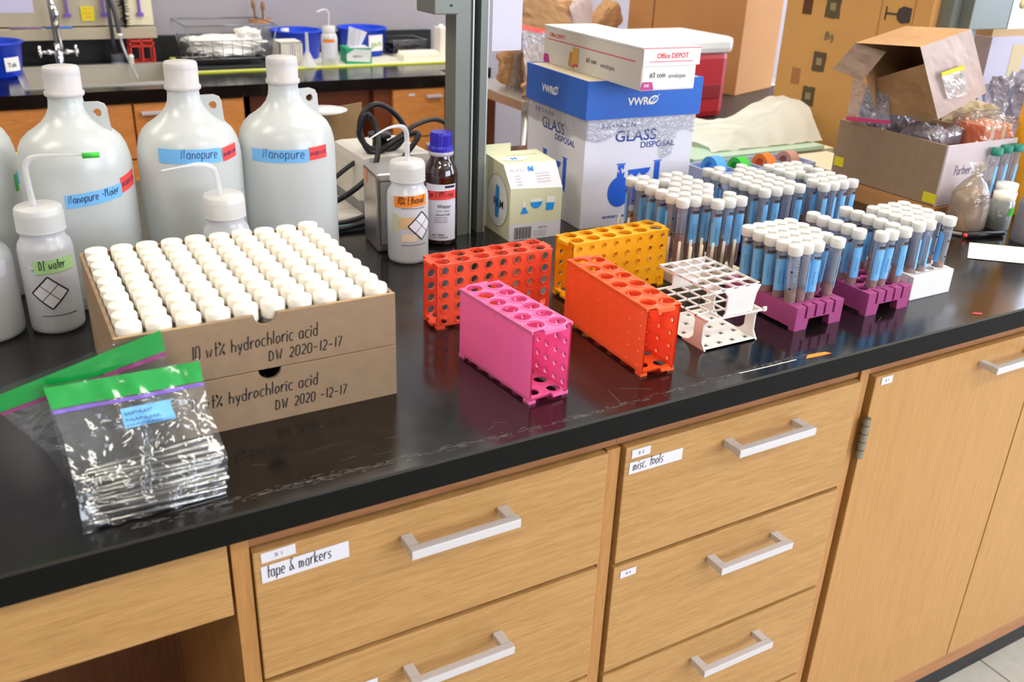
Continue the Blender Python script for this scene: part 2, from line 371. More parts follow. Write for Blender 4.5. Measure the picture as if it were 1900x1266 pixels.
rw = MB(); rw.box((5, -4, 0), (5.1, 3.1, .95), WALL).box((5, -4, 2.55), (5.1, 3.1, 2.9), WALL).box((5, -4, .95), (5.1, -1.95, 2.55), WALL).box((5, 2.75, .95), (5.1, 3.1, 2.55), WALL)
struct(rw, 'wall_right')
fw = MB(); fw.box((-4, -4.1, 0), (5, -4, .95), WALL).box((-4, -4.1, 2.55), (5, -4, 2.9), WALL).box((-4, -4.1, .95), (1.2, -4, 2.55), WALL).box((4.6, -4.1, .95), (5, -4, 2.55), WALL)
struct(fw, 'wall_front')
wf = MB()
for y in (-1.95, -.4, 1.17, 2.71): wf.box((5.02, y, .95), (5.07, y+.04, 2.55), WHITE)
wf.box((5.02, -1.95, .95), (5.07, 2.75, .99), WHITE).box((5.02, -1.95, 2.51), (5.07, 2.75, 2.55), WHITE); struct(wf, 'window_1')
wf = MB()
for x in (1.2, 2.3, 3.4, 4.56): wf.box((x, -4.07, .95), (x+.04, -4.02, 2.55), WHITE)
struct(wf, 'window_2')
k = 0
for lx in (-1.2, 1.4, 4.0):
    for ly in (-1.8, .4, 2.2):
        k += 1; m = MB(); m.box((lx-.62, ly-.27, 2.84), (lx+.62, ly+.27, 2.9), WHITE)
        o = m.build('ceiling_light'); tag(o, 'white recessed fluorescent ceiling light fixture above the laboratory benches', 'light', 'ceiling light fixtures')

# ------------------------------------------------------------------ near bench
b = MB(); b.box((-2.2, 0, Z-.004), (3.4, 1.25, Z), TOP)
b.box((-2.2, .0, Z-.034), (3.4, 1.25, Z-.004), FASCIA)
wt = b.build('worktop'); tag(wt, 'long glossy black worktop of the near bench carrying all the tube racks', 'countertop')
m = MB()
mp = plane((0, 0, Z), (1, 0, 0), (0, 1, 0)); DUST = mat('dust_scratch', '#6b6560', .8)
rn = random.Random(3)
for i in range(420):   # worn scratch line along the front edge
    x = rn.uniform(.05, .95); y = .018+rn.gauss(0, .0025)+.004*sin(x*9); l = rn.uniform(.002, .012)
    m.stroke(mp, [[(x, y), (x+l, y+rn.uniform(-.0012, .0012))]], rn.uniform(.0003, .0008), DUST, .0002)
for i in range(26):
    x = rn.uniform(.0, 1.3); y = rn.uniform(.02, .16); a = rn.uniform(-.6, .6); l = rn.uniform(.004, .02)
    m.stroke(mp, [[(x, y), (x+l*cos(a), y+l*sin(a))]], .0003, DUST, .0002)
m.stroke(mp, [[(.61, .053), (.605, .020)], [(.625, .052), (.66, .034)]], .0005, DUST, .0002)
m.build('scratches', wt)['kind'] = 'stuff'
o = MB().stroke(mp, [[(.792, .019), (.84, .0175), (.891, .017)]], .0016, PAPER, .0004).build('paper_strip'); tag(o, 'thin white strip lying near the front edge of the black worktop', 'strip')
m = MB(); m.prism([(.905, .0135), (.916, .021), (.945, .018), (.950, .011), (.93, .0115)], Z+.0002, Z+.0007, TAPE_OR); o = m.build('tape_scrap'); tag(o, 'torn orange tape scrap stuck near the front edge of the black worktop', 'tape')
m = MB(); m.prism([(1.262, .020), (1.268, .0215), (1.278, .014), (1.272, .012)], Z+.0002, Z+.0007, TAPE_RED); o = m.build('tape_scrap'); tag(o, 'tiny red tape scrap near the front edge at the right of the worktop', 'tape')

FY = .02
def pull(parent, x0, x1, z):
    m = MB(); pj = .033; t = .0102
    for xa, xb in ((x0, x0+.013), (x1-.013, x1)):
        m.box((xa, FY-pj, z-t/2), (xb, FY, z+t/2), ALU, bev=.001)
    m.box((x0-.0007, FY-pj-.001, z-t/2-.0007), (x1+.0007, FY-pj+.010, z+t/2+.0007), ALU, bev=.0012)
    return m.build('handle', parent)
def note(parent, name, x, z, w_, h, m_=LABELW, txt='', th=.006, hand=True, rot=0):
    m = MB(); U = Vector((cos(rot), 0, sin(rot))); V = Vector((-sin(rot), 0, cos(rot)))
    mp = plane((x, FY-.0004, z), U, V); m.rect(mp, 0, 0, w_, h, m_, e=.0003)
    if txt:
        if hand: m.hand(mp, txt, .006, h*.3, th, INK, e=.0006, fit=w_*(.78 if '&' in txt else .62)-.004)
        else: m.text(mp, txt, w_/2, h*.32, th, GREYINK, e=.0006, center=True)
    return m.build(name, parent)
def drawer(parent, x0, x1, z0, z1, hx0, hx1, hz, notes=()):
    d = MB(); d.box((x0, FY, z0), (x1, FY+.019, z1), OAK_H, bev=.0015); d = d.build('drawer', parent)
    pull(d, hx0, hx1, hz)
    for n in notes: note(d, *n)
    return d
ZT = .880
# knee space at the left
r = root('knee_space_panel', 'plain oak apron and dark knee space under the left end of worktop', 'bench panel')
MB().box((-2.2, FY, .778), (.134, FY+.02, ZT), OAK_H, bev=.001).build('apron', r)
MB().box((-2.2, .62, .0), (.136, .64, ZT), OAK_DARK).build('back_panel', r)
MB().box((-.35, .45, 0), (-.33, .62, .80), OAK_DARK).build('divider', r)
# left drawer cabinet
r = root('drawer_cabinet', 'oak drawer cabinet whose top drawer is labelled tape and markers', 'cabinet')
m = MB(); m.box((.138, .041, .0), (.156, .64, ZT), OAK_ST); m.box((.138, FY+.004, .10), (.156, .041, ZT), OAK_ST).box((.156, .05, .1), (.594, .64, ZT-.002), OAK_DARK); m.build('body', r)
MB().box((.156, .030, .849), (.612, .05, ZT), OAK_EDGE).build('top_rail', r)
drawer(r, .158, .594, .6785, .8465, .318, .452, .811, [('number_label', .166, .832, .036, .0125, LABELW, 'B 1', .005, False, .03), ('handwritten_label', .165, .807, .094, .021, LABELW, 'tape & markers', .0085, True, .02)])
drawer(r, .158, .594, .488, .6715, .318, .452, .622, [('number_label', .266, .612, .02, .012)])
drawer(r, .158, .594, .30, .482, .318, .452, .43)
# right drawer cabinet
r = root('drawer_cabinet', 'oak drawer cabinet whose top drawer is labelled misc. tools', 'cabinet')
m = MB(); m.box((.595, .024, .10), (.6145, .045, .848), OAK_ST).box((.621, .05, .1), (1.041, .64, ZT-.002), OAK_DARK).box((1.0425, .026, .1), (1.060, .05, ZT), OAK_ST).box((.595, .045, .1), (.621, .64, ZT-.032), OAK_ST); m.build('body', r)
MB().box((.6125, .030, .849), (1.0425, .05, ZT), OAK_EDGE).build('top_rail', r)
drawer(r, .621, 1.0405, .668, .8465, .783, .920, .812, [('number_label', .630, .829, .029, .0125, LABELW, 'B 2', .005, False, .0), ('handwritten_label', .628, .806, .085, .0175, LABELW, 'misc. tools', .0078, True, .0)])
drawer(r, .621, 1.0405, .478, .661, .785, .920, .619, [('number_label', .632, .6405, .026, .012, LABELW, 'B 4', .0045, False, .0)])
drawer(r, .621, 1.0405, .292, .471, .784, .920, .430)
drawer(r, .621, 1.0405, .108, .2865, .784, .920, .24)
# door cabinet
r = root('door_cabinet', 'oak base cabinet with tall doors at the right end of bench', 'cabinet')
m = MB(); m.box((1.066, .05, .1), (3.3, .64, ZT-.002), OAK_DARK).box((1.0605, .045, .1), (1.066, .64, ZT-.002), OAK_ST); m.box((1.0605, .028, .1), (3.3, .05, .108), OAK_EDGE); m.build('body', r)
MB().box((1.0605, .030, .849), (3.3, .05, ZT), OAK_EDGE).build('top_rail', r)
for i, (x0, x1, hx) in enumerate(((1.070, 1.4805, (1.315, 1.445)), (1.4835, 1.92, None), (1.95, 2.36, (2.2, 2.33)))):
    d = MB().box((x0, FY, .135), (x1, FY+.019, .8465), OAK_V, bev=.0015).build('door', r)
    if hx: pull(d, hx[0], hx[1], .818)
    if i == 0: note(d, 'number_label', 1.083, .831, .024, .0125, LABELW, 'B 7', .0045, False)
MB().box((1.0605, FY+.002, .100), (3.3, .045, .1335), OAK_EDGE).build('bottom_rail', r)
m = MB()
m.lathe([(.006, 0), (.006, .068)], mat('hinge_metal', '#8f8d84', .35, .9), 12, (1.0645, FY-.004, .714))
for z in (.014, .028, .042, .056): m.lathe([(.0064, 0), (.0064, .0008)], BLACK, 12, (1.0645, FY-.004, .714+z))
m.box((1.0645, FY-.001, .718), (1.074, FY-.0002, .778), MATS['hinge_metal']); h = m.build('hinge', r); h['label'] = 'grey metal hinge'
o = MB().box((.158, .055, 0), (3.3, .075, .098), mat('toe_kick_black', '#15171a', .5)).build('toe_kick'); tag(o, 'black toe kick under the near oak cabinets by the floor', 'toe kick')

# ------------------------------------------------------------------ boxes of vials
def tray(name, label, z0, notch_dark, words):
    r = root(name, label, 'box', (.073, .158, z0)); W_, D_, H_ = .301, .281, .0635; t = .004
    m = MB(); fm = plane((0, 0, 0), (1, 0, 0), (0, 0, 1))
    nx = .152; rr = .0125
    # front wall with half-round thumb notch
    poly = [(0, 0), (W_, 0), (W_, H_)]+[(nx+rr*cos(a), H_+.001-rr*sin(a)) for a in [pi*i/12 for i in range(13)]]+[(0, H_)]
    M_ = Matrix(((1, 0, 0, 0), (0, 0, -1, t), (0, 1, 0, 0), (0, 0, 0, 1)))
    m.prism(poly, 0, t, CARD, M_)
    m.box((0, D_-t, 0), (W_, D_, H_), CARD).box((0, t, 0), (t, D_-t, H_), CARD).box((W_-t, t, 0), (W_, D_-t, H_), CARD).box((t, t, 0), (W_-t, D_-t, .002), CARD)
    m.box((0, -.0003, H_), (nx-rr-.001, t, H_+.0006), CARD_EDGE).box((nx+rr+.001, -.0003, H_), (W_, t, H_+.0006), CARD_EDGE)
    for (tx, u, v, h, ft) in words: m.hand(fm, tx, u, v, h, INK, wd=.0014, slant=.12, fit=ft, rise=.03)
    m.build('cardboard_walls', r)
    d = MB(); d.box((.006, .006, .003), (W_-.006, D_-.006, .004), CARD_IN)
    if notch_dark: d.box((.006, .006, .02), (W_-.006, .0065, .03), CARD_IN)
    for i in range(1, 10): d.box((W_/10*i-.0003, .005, .003), (W_/10*i+.0003, D_-.005, .048), CARD_IN)
    d.build('dividers', r); return r
tray('vial_box', 'lower cardboard vial box with handwritten hydrochloric acid, under the open box', Z, True,
     [('10 wt% hydrochloric acid', .062, .0305, .0085, .145), ('DW 2020 -12-17', .155, .0125, .0068, .085)])
tray('vial_box', 'upper open cardboard box full of vials with handwritten hydrochloric acid', Z+.0655, False,
     [('10 wt% hydrochloric acid', .072, .0255, .0088, .138), ('DW 2020-12-17', .152, .0085, .0068, .085)])
vr = root('vial', '', 'vial', group='white-capped glass vials in the upper cardboard box')
vb = MB(); vb.lathe([(.0125, 0), (.0131, .001), (.0131, .040), (.0115, .046), (.0115, .052)], VIALG, 16); vb = vb.build('vial_body', vr)
vc = MB(); vc.lathe([(.0126, 0), (.0129, .001), (.0129, .0160), (.0122, .0172), (0, .0174)], CAPV, 20, (0, 0, .049)); vc = vc.build('cap', vr)
for j in range(10):
    for i in range(10):
        x = .073+.0175+i*.0296+random.uniform(-.0006, .0006); y = .158+.0175+j*.0272+random.uniform(-.0006, .0006)
        z = Z+.0655+.0045+random.uniform(0, .0015)
        lab = 'white-capped vial, %s from left in %s row from front of open box' % (ORD[i], ORD[j])
        if i == 0 and j == 0: vr.location = (x, y, z); vr['label'] = lab
        else: copy_tree(vr, (x, y, z), 0, lab, [vb, vc])

# ------------------------------------------------------------------ plastic racks
def plastic(name, hexc): return milky(name, hexc, .3, .0, .3, .05)
def wall_rack(name, label, loc, rz, mtl, L_, W_, H_, hr, rows, cols, ring, topr=.0112, hr2=None):
    t = .0022; fb = .004; m = MB(); P = mtl
    Hh = H_-fb
    # long sides (holes), facing -y and +y
    Mf = Matrix(((1, 0, 0, 0), (0, 0, -1, t), (0, 1, 0, fb), (0, 0, 0, 1))); m.holed(cols, rows, L_/cols, Hh/rows, hr, t, P, Mf, 12, ring)
    Mb = Matrix(((-1, 0, 0, L_), (0, 0, 1, W_-t), (0, 1, 0, fb), (0, 0, 0, 1))); m.holed(cols, rows, L_/cols, Hh/rows, hr2 or hr, t, P, Mb, 12, 0 if hr2 else ring)
    # top with two staggered rows of tube holes, and a lower plate
    m.holed(6, 2, L_/6, W_/2, topr, t, P, Matrix.Translation((0, 0, H_-t)), 16, .0012, .0022)
    m.holed(6, 2, L_/6, W_/2, topr*.8, t, P, Matrix.Translation((0, 0, fb+.001)), 12, 0, .0022)
    for x in (0, L_-.012):
        for y in (-.001, W_-.009): m.box((x, y, 0), (x+.012, y+.010, fb), P)
    for x, x2 in ((-.005, .0), (L_, L_+.005)):
        m.box((x, W_*.25, H_-.005), (x2, W_*.75, H_), P); m.box((x, W_*.18, fb), (x2, W_*.45, fb+.004), P)
    for y in (-.0012, W_-.0008): m.box((0, y, H_-.0035), (L_, y+.002, H_+.0003), P)
    o = m.build(name); o.location = loc; o.rotation_euler = (0, 0, rz); return tag(o, label, 'tube rack')
OR_ = mat('orange_plastic', '#ff6028', .38, sss=.3); RD_ = mat('red_orange_plastic', '#ff5430', .38, sss=.3); YL_ = mat('yellow_plastic', '#ffac0c', .35, sss=.2); PK_ = mat('pink_plastic', '#ff6ca8', .38, sss=.35)
wall_rack('tube_rack', 'hot pink plastic tube rack standing closest to the worktop edge', (.560, .069, Z), radians(90+5.7), PK_, .156, .057, .095, .0034, 5, 9, .0006, .0112, .0007)
wall_rack('tube_rack', 'bright orange plastic tube rack beside the pink rack and white wire rack', (.719, .064, Z), radians(90-2), OR_, .195, .050, .093, .0030, 5, 8, .0006, .0112, .0016)
wall_rack('tube_rack', 'red-orange plastic tube rack with large ringed holes behind the pink rack', (.496, .305, Z), 0, RD_, .182, .045, .0945, .0060, 5, 8, .0014)
wall_rack('tube_rack', 'yellow plastic tube rack in front of the tall white disposal box', (.720, .312, Z), radians(2.0), YL_, .180, .048, .0925, .0036, 5, 8, .0012)

# white folded grid rack
def white_rack():
    m = MB(); P = WHITE; X, Y = .095, .118
    def grid(z, nx, ny, x0, y0, x1, y1, bw, t, rad=0):
        for i in range(nx+1):
            x = x0+(x1-x0)*i/nx; m.box((x-bw/2, y0, z), (x+bw/2, y1, z+t), P)
        for j in range(ny+1):
            y = y0+(y1-y0)*j/ny; m.box((x0-bw/2, y-bw/2, z), (x1+bw/2, y+bw/2, z+t), P)
    m.holed(4, 5, (X-.010)/4, (Y-.004)/5, (.0100, .0107), .0034, P, Matrix.Translation((.002, .002, .083)), 24)
    grid(.045, 4, 5, -.002, -.002, X+.0, Y+.002, .0022, .0022)
    m.holed(4, 5, X/4, Y/5, .0056, .0025, P, Matrix.Identity(4), 4)
    # upper end panels (front and back), waisted
    for y in (.0, Y-.004):
        poly = [(.026, .045), (.030, .050), (.030, .075), (.022, .084), (X-.008, .084), (X-.014, .072), (X-.017, .055), (X-.018, .045)]
        m.prism(poly, 0, .0025, P, Matrix(((1, 0, 0, 0), (0, 0, -1, y+.0025), (0, 1, 0, 0), (0, 0, 0, 1))))
    # lower side panels
    for x in (0, X-.0025):
        for y0, y1 in ((.0, .028), (Y-.030, Y)):
            yy = y0 if y0 < .01 else y1; s_ = 1 if y0 < .01 else -1
            poly = [(yy, .0), (yy+s_*.050, .0), (yy+s_*.034, .006), (yy+s_*.026, .014), (yy+s_*.026, .038), (yy+s_*.032, .046), (yy, .046), (yy+s_*.008, .036), (yy+s_*.008, .012)]
            m.prism(poly, 0, .0025, P, Matrix(((0, 0, 1, x), (1, 0, 0, 0), (0, 1, 0, 0), (0, 0, 0, 1))))
    m.box((X, -.004, .044), (X+.006, -.001, .050), P); m.box((-.006, Y, .044), (0, Y+.003, .050), P)
    o = m.build('tube_rack'); o.location = (.793, .090, Z); tag(o, 'empty white open-grid plastic rack between orange rack and purple rack', 'tube rack')
white_rack()

# ------------------------------------------------------------------ sample tubes
TICK = mat('tube_print', '#232228', .7)
def tube_kind(name, facing, soil_h, gr):
    r = root('sample_tube', '', 'tube', group=gr); R_ = .0083
    m = MB(); m.lathe([(.0018, 0), (.004, .004), (R_, .016), (R_, .106)], TUBE, 18, caps=False)
    mp = cyl(0, 0, R_, facing+pi*.86, 0)
    for i in range(18):
        l = .005 if i % 3 else .008
        m.rect(mp, -l/2+(.006 if i % 3 else .004), .026+i*.0042, l/2+.004, .0266+i*.0042, TICK, 2, .0003)
    for v in (.030, .056, .082): m.lathe([(.0, 0), (.0017, .0)], TICK, 8, caps=False, M=Matrix.Translation(mp(-.004, v, .0004)) @ Vector((cos(facing+pi*.86-.5), sin(facing+pi*.86-.5), 0)).to_track_quat('Z', 'Y').to_matrix().to_4x4())
    mq = cyl(0, 0, R_, facing, 0)
    for i in range(5): m.rect(mq, -.0058+i*.0024, .0955, -.0040+i*.0024, .0992, TICK, 1, .0004)
    body = m.build('tube_body', r)
    m = MB(); m.lathe([(.0098, 0), (.0105, .001), (.0105, .0125), (.0098, .0136), (0, .0138)], CAPW, 20, (0, 0, .106), caps=True); cap = m.build('cap', r)
    m = MB(); mq = cyl(0, 0, R_+.0003, facing, 0); m.rect(mq, -.0098, .0455, .0098, .0935, TAPE_BLUE, 12, .0002)
    mv = lambda u, v, e=0: mq(-v, u, e)
    rnd = random.Random(int(facing*10)+5)
    for vv in (-.003, .0025):
        x = .056
        for i in range(8):
            x2 = x+rnd.uniform(.0015, .003); m.stroke(mv, [[(x, vv-.001), (x+.0008, vv+.0012), (x2, vv-rnd.uniform(0, .0015))]], .0004, INKB, .0006); x = x2+.0007
    lab = m.build('tape_label', r)
    m = MB(); m.lathe([(.001, .001), (.0033, .005), (R_-.0006, .0165), (R_-.0006, soil_h), (0, soil_h)], SOIL, 14); soil = m.build('soil_sample', r)
    return r, [body, cap, lab, soil]
def fill(spots, z0, who, rackname, faces, soil):
    """spots: list of (x, y, words); one tube each"""
    kinds = [tube_kind('t', f, s_, 'sample tubes in the '+rackname) for f in faces for s_ in soil]; used = set()
    for n, (x, y, wd, lean) in enumerate(spots):
        k_ = random.Random(n*7+len(rackname)).randrange(len(kinds)); src, ch = kinds[k_]
        lab = 'white-capped soil tube, %s, %s' % (wd, who)
        if k_ not in used: used.add(k_); src.location = (x, y, z0); src['label'] = lab; o = src
        else: o = copy_tree(src, (x, y, z0), 0, lab, ch)
        o.rotation_euler = (lean[0], lean[1], 0)
    for k_, (src, ch) in enumerate(kinds):
        if k_ not in used:
            for c_ in ch+[src]: bpy.data.objects.remove(c_)
def rc(i, j): return '%s column, %s row back' % (ORD[i], ORD[j])
def gridspots(x0, y0, nx, ny, px, py, skip=(), lean=0):
    rnd = random.Random(int(x0*1000)); out = []
    for j in range(ny):
        for i in range(nx):
            if (i, j) in skip: continue
            out.append((x0+i*px, y0+j*py, rc(i, j), (rnd.uniform(-lean, lean), rnd.uniform(-lean, lean))))
    return out
PURP = mat('purple_plastic', '#a84a80', .4, spec=.4)
def block_rack(name, label, x0, y0, X, Y, H, P, nx, ny, px, py, ox, oy, slots=True):
    m = MB(); t = .012; t2 = .003
    def end(y):
        poly = [(0, 0), (.024, 0), (.026, .016), (X-.026, .016), (X-.024, 0), (X, 0), (X, H)]
        if slots:
            for i in range(4, 0, -1):
                c_ = X*i/5; poly += [(c_+.0022, H), (c_+.0022, H-.019), (c_-.0022, H-.019), (c_-.0022, H)]
        poly += [(0, H)]
        m.prism(poly, 0, t, P, Matrix(((1, 0, 0, 0), (0, 0, -1, y+t), (0, 1, 0, 0), (0, 0, 0, 1))))
    end(0); end(Y-t)
    for x in (0, X-t2): m.box((x, t, .004), (x+t2, Y-t, H), P)
    # top plate with holes, placed so that every tube goes through one
    m.holed(nx, ny, px, py, .0092, .004, P, Matrix.Translation((ox-px/2, oy-py/2, H-.004)), 14)
    gx0, gx1 = ox-px/2, ox-px/2+nx*px; gy0, gy1 = oy-py/2, oy-py/2+ny*py
    if gx0 > t2: m.box((t2, t, H-.004), (gx0, Y-t, H), P)
    if gx1 < X-t2: m.box((gx1, t, H-.004), (X-t2, Y-t, H), P)
    if gy0 > t: m.box((max(gx0, 0), t, H-.004), (min(gx1, X), gy0, H), P)
    if gy1 < Y-t: m.box((max(gx0, 0), gy1, H-.004), (min(gx1, X), Y-t, H), P)
    o = m.build(name); o.location = (x0, y0, Z); return tag(o, label, 'tube rack')
ZB = Z+.002
block_rack('tube_rack', 'front purple rack crowded with tubes beside the empty white rack', .956, .087, .093, .148, .036, PURP, 5, 5, .0176, .0238, .0113, .0265)
sp = []
for j in range(5):
    for i in range(5):
        if (i, j) == (3, 0): continue
        sp.append((.9675+i*.0199, .1135+j*.0238, rc(i, j), (0, 0)))
# holes follow the tubes: lean outward slightly like in the photo
sp = [(.956+.0113+i*.0176, .087+.0265+j*.0238, rc(i, j), (-.02*(j-2)*.0, (i-2)*.030)) for j in range(5) for i in range(5) if (i, j) != (3, 0)]
fill(sp, ZB, 'in front purple rack', 'front purple rack', [-1.75, -1.2, -2.1, -.2, 1.5], (.050, .058))
block_rack('tube_rack', 'second purple rack half filled with tubes left of the foam block', 1.098, .083, .093, .155, .036, PURP, 5, 6, .0176, .0228, .0113, .024)
sp = [(1.098+.0113+i*.0176, .083+.024+j*.0228, rc(i, j), (0, l)) for i, j, l in ((1, 0, .02), (0, 1, -.02), (0, 2, 0), (0, 3, -.02), (0, 4, -.04), (0, 5, -.06), (2, 0, .05), (4, 0, .0), (4, 1, .0), (4, 2, .0), (4, 3, .0), (4, 4, .0), (4, 5, -.01))]
sp = [q for q in sp if q[2] != rc(0, 5)]+[(1.098+.0113, .083+.024+5*.0228, rc(0, 5), (0, -.03))]
fill(sp, ZB, 'in half-empty purple rack', 'half-empty purple rack', [-1.7, -1.4], (.048, .056))
FOAM = mat('white_foam', '#eceae6', .8, bump=.3, bscale=300)
def foam():
    m = MB(); X, Y, H = .096, .13, .040
    m.box((0, 0, 0), (X, .010, H), FOAM, bev=.002).box((0, Y-.010, 0), (X, Y, H), FOAM, bev=.002).box((0, .010, 0), (.004, Y-.01, H), FOAM).box((X-.004, .010, 0), (X, Y-.01, H), FOAM)
    m.holed(4, 5, .022, .022, .0092, .006, FOAM, Matrix.Translation((.004, .010, H-.006)), 14)
    o = m.build('tube_rack'); o.location = (1.213, .097, Z); tag(o, 'white foam block holding tubes at the right end of the tube racks', 'tube rack')
foam()
sp = [(1.213+.015+i*.022, .097+.021+j*.022, rc(i, j), (0, (i-1.5)*.02)) for j in range(5) for i in range(4) if (i, j) not in ((2, 0),)]
fill(sp, ZB, 'in white foam block', 'white foam block', [-.9, -.6, 2.4], (.046, .050))
BLR = mat('dark_blue_plastic', '#16206e', .4)
block_rack('tube_rack', 'dark blue rack hidden behind the front purple rack, full of tubes', 1.118, .335, .115, .19, .036, BLR, 4, 7, .0258, .0245, .0165, .022, False)
sp = [(1.118+.0165+i*.0258, .335+.022+j*.0245, rc(i, j), (0, (i-1.5)*.01)) for j in range(7) for i in range(4) if (i, j) not in ((1, 5), (2, 6))]
fill(sp, ZB, 'in middle dark blue rack', 'middle dark blue rack', [-1.6, -1.1, .6, 2.2], (.048, .056))
block_rack('tube_rack', 'rearmost dark blue rack of tubes beside the cardboard sample box', 1.250, .322, .094, .185, .036, BLR, 4, 6, .0218, .0275, .0142, .0235, False)
sp = [(1.250+.0142+i*.0218, .322+.0235+j*.0275, rc(i, j), (0, (i-1.5)*.015)) for j in range(6) for i in range(4) if (i, j) not in ((2, 3), (0, 2))]
fill(sp, ZB, 'in rearmost blue rack', 'rearmost blue rack', [-1.2, -.8, 2.4], (.048, .056))
BEIGE = mat('ivory_plastic', '#ddd3bb', .45)
def pin_rack():
    m = MB(); X, Y = .125, .205; m.box((0, 0, 0), (X, Y, .016), BEIGE, bev=.002)
    nx, ny = 6, 8
    for i in range(nx):
        for j in range(ny):
            m.tube([(.005+i*.0225, .008+j*.027, .0155), (.005+i*.0225, .008+j*.027, .071)], [.0026, .0022], BEIGE, 8)
    o = m.build('tube_rack'); o.location = (.913, .275, Z); tag(o, 'ivory pin rack full of tubes behind the empty white rack', 'tube rack')
pin_rack()
sp = [(.913+.0163+i*.0225, .275+.0215+j*.027, rc(i, j), (0, (i-2)*.01)) for j in range(7) for i in range(5) if (i, j) not in ((3, 1), (4, 2), (1, 4), (2, 6), (0, 0), (1, 0))]
fill(sp, Z+.0165, 'in ivory pin rack', 'ivory pin rack', [-1.7, -1.3, .5, 2.3], (.052, .060))

#PART2
# ------------------------------------------------------------------ bottles on the near bench
def tabplate(m, mtl, pts, hc, hr, y0, t, M):
    """flat handle tab with a round hole; pts outline around hole centre"""
    n = len(pts); inn = []
    for p in pts:
        a = math.atan2(p[1]-hc[1], p[0]-hc[0]); inn.append((hc[0]+hr*cos(a), hc[1]+hr*sin(a)))
    vs = [(x, y0, z) for x, z in pts]+[(x, y0, z) for x, z in inn]+[(x, y0+t, z) for x, z in pts]+[(x, y0+t, z) for x, z in inn]
    fs = []
    for i in range(n):
        j = (i+1) % n; fs += [(i, j, n+j, n+i), (2*n+i, 3*n+i, 3*n+j, 2*n+j), (i, 2*n+i, 2*n+j, j), (n+i, n+j, 3*n+j, 3*n+i)]
    m.add(vs, fs, mtl, False, M)
def jug(loc, label, h, R_, tabang, texts, water=True):
    r = root('plastic_jug', label, 'jug', loc); m = MB()
    prof = [(R_-.012, 0), (R_-.003, .004), (R_, .014), (R_, .193), (R_-.0012, .205), (R_-.0045, .2185), (R_-.010, .2295), (R_-.0185, .2380), (R_-.028, .2440), (.0350, .2515), (.0275, .2605), (.0232, .270), (.0218, .280), (.0218, .290)]
    m.lathe(prof, JUG, 48)
    cy_, sy_ = cos(tabang), sin(tabang); M_ = Matrix(((cy_, -sy_, 0, 0), (sy_, cy_, 0, 0), (0, 0, 1, 0), (0, 0, 0, 1)))
    pts = [(.019, .277), (.040, .278), (.048, .275), (.051, .268), (.0515, .255), (.053, .236), (.044, .238), (.032, .250), (.024, .262)]
    tabplate(m, JUG, pts, (.0385, .2635), .0057, -.003, .006, M_)
    m.build('jug_body', r)
    m = MB(); m.lathe([(.0240, 0), (.0250, .001), (.0250, .0055), (.0228, .0065), (.0232, .030), (.0228, .036), (.021, .038), (0, .038)], JUGCAP, 32, (0, 0, h-.038)); m.build('cap', r)
    for nm, a0, z0, w_, hh, mt, tx, th, rise in texts:
        m = MB(); mp = cyl(0, 0, R_+.0003, a0, z0, rise); m.rect(mp, 0, 0, w_, hh, mt, 14, .0003)
        if tx: u0 = w_*(.06 if len(tx) > 11 and tx[0] != ' ' else .36 if '     ' in tx else .22); m.hand(mp, tx.strip(), u0, hh*.36, th, INKB, wd=.0010 if th > .004 else .0006, e=.0007, fit=w_*.94-u0)
        m.build(nm, r)
    return r
H_ = .324; R_ = .0725
jug((.100, .632, Z), 'leftmost full plastic jug with low tilted blue and red tape', H_, R_, -.35,
    [('blue_tape_label', -1.93, .150, .078, .018, TAPE_BLUE, 'Nanopure -Maier', .0062, .10), ('red_tape_label', -.86, .161, .036, .021, TAPE_RED, 'DW2020-12-02', .0034, .15)])
jug((.2535, .636, Z), 'middle plastic jug with blue tape reading Nanopure', H_, R_, -.25,
    [('blue_tape_label', -2.35, .197, .088, .020, TAPE_BLUE, '     Nanopure', .0078, -.03), ('red_tape_label', -1.10, .194, .028, .019, TAPE_RED, 'DW2020-12-02', .0027, .12)])
jug((.399, .640, Z), 'third plastic jug, tallest looking, with level Nanopure tape beside cables', H_+.001, R_, .0,
    [('blue_tape_label', -2.62, .184, .088, .019, TAPE_BLUE, '   Nanopure', .0082, -.01), ('red_tape_label', -1.41, .185, .033, .019, TAPE_RED, 'DW2020-12-02', .003, .02)])
jug((-.041, .712, Z), 'partly visible plastic jug with green tape at left photo edge', H_, R_, 2.6,
    [('green_tape_label', -.52, .15, .009, .024, TAPE_GR, '', .004, .0), ('blue_tape_label', -.42, .158, .010, .018, TAPE_BLUE, '', .004, .0)])

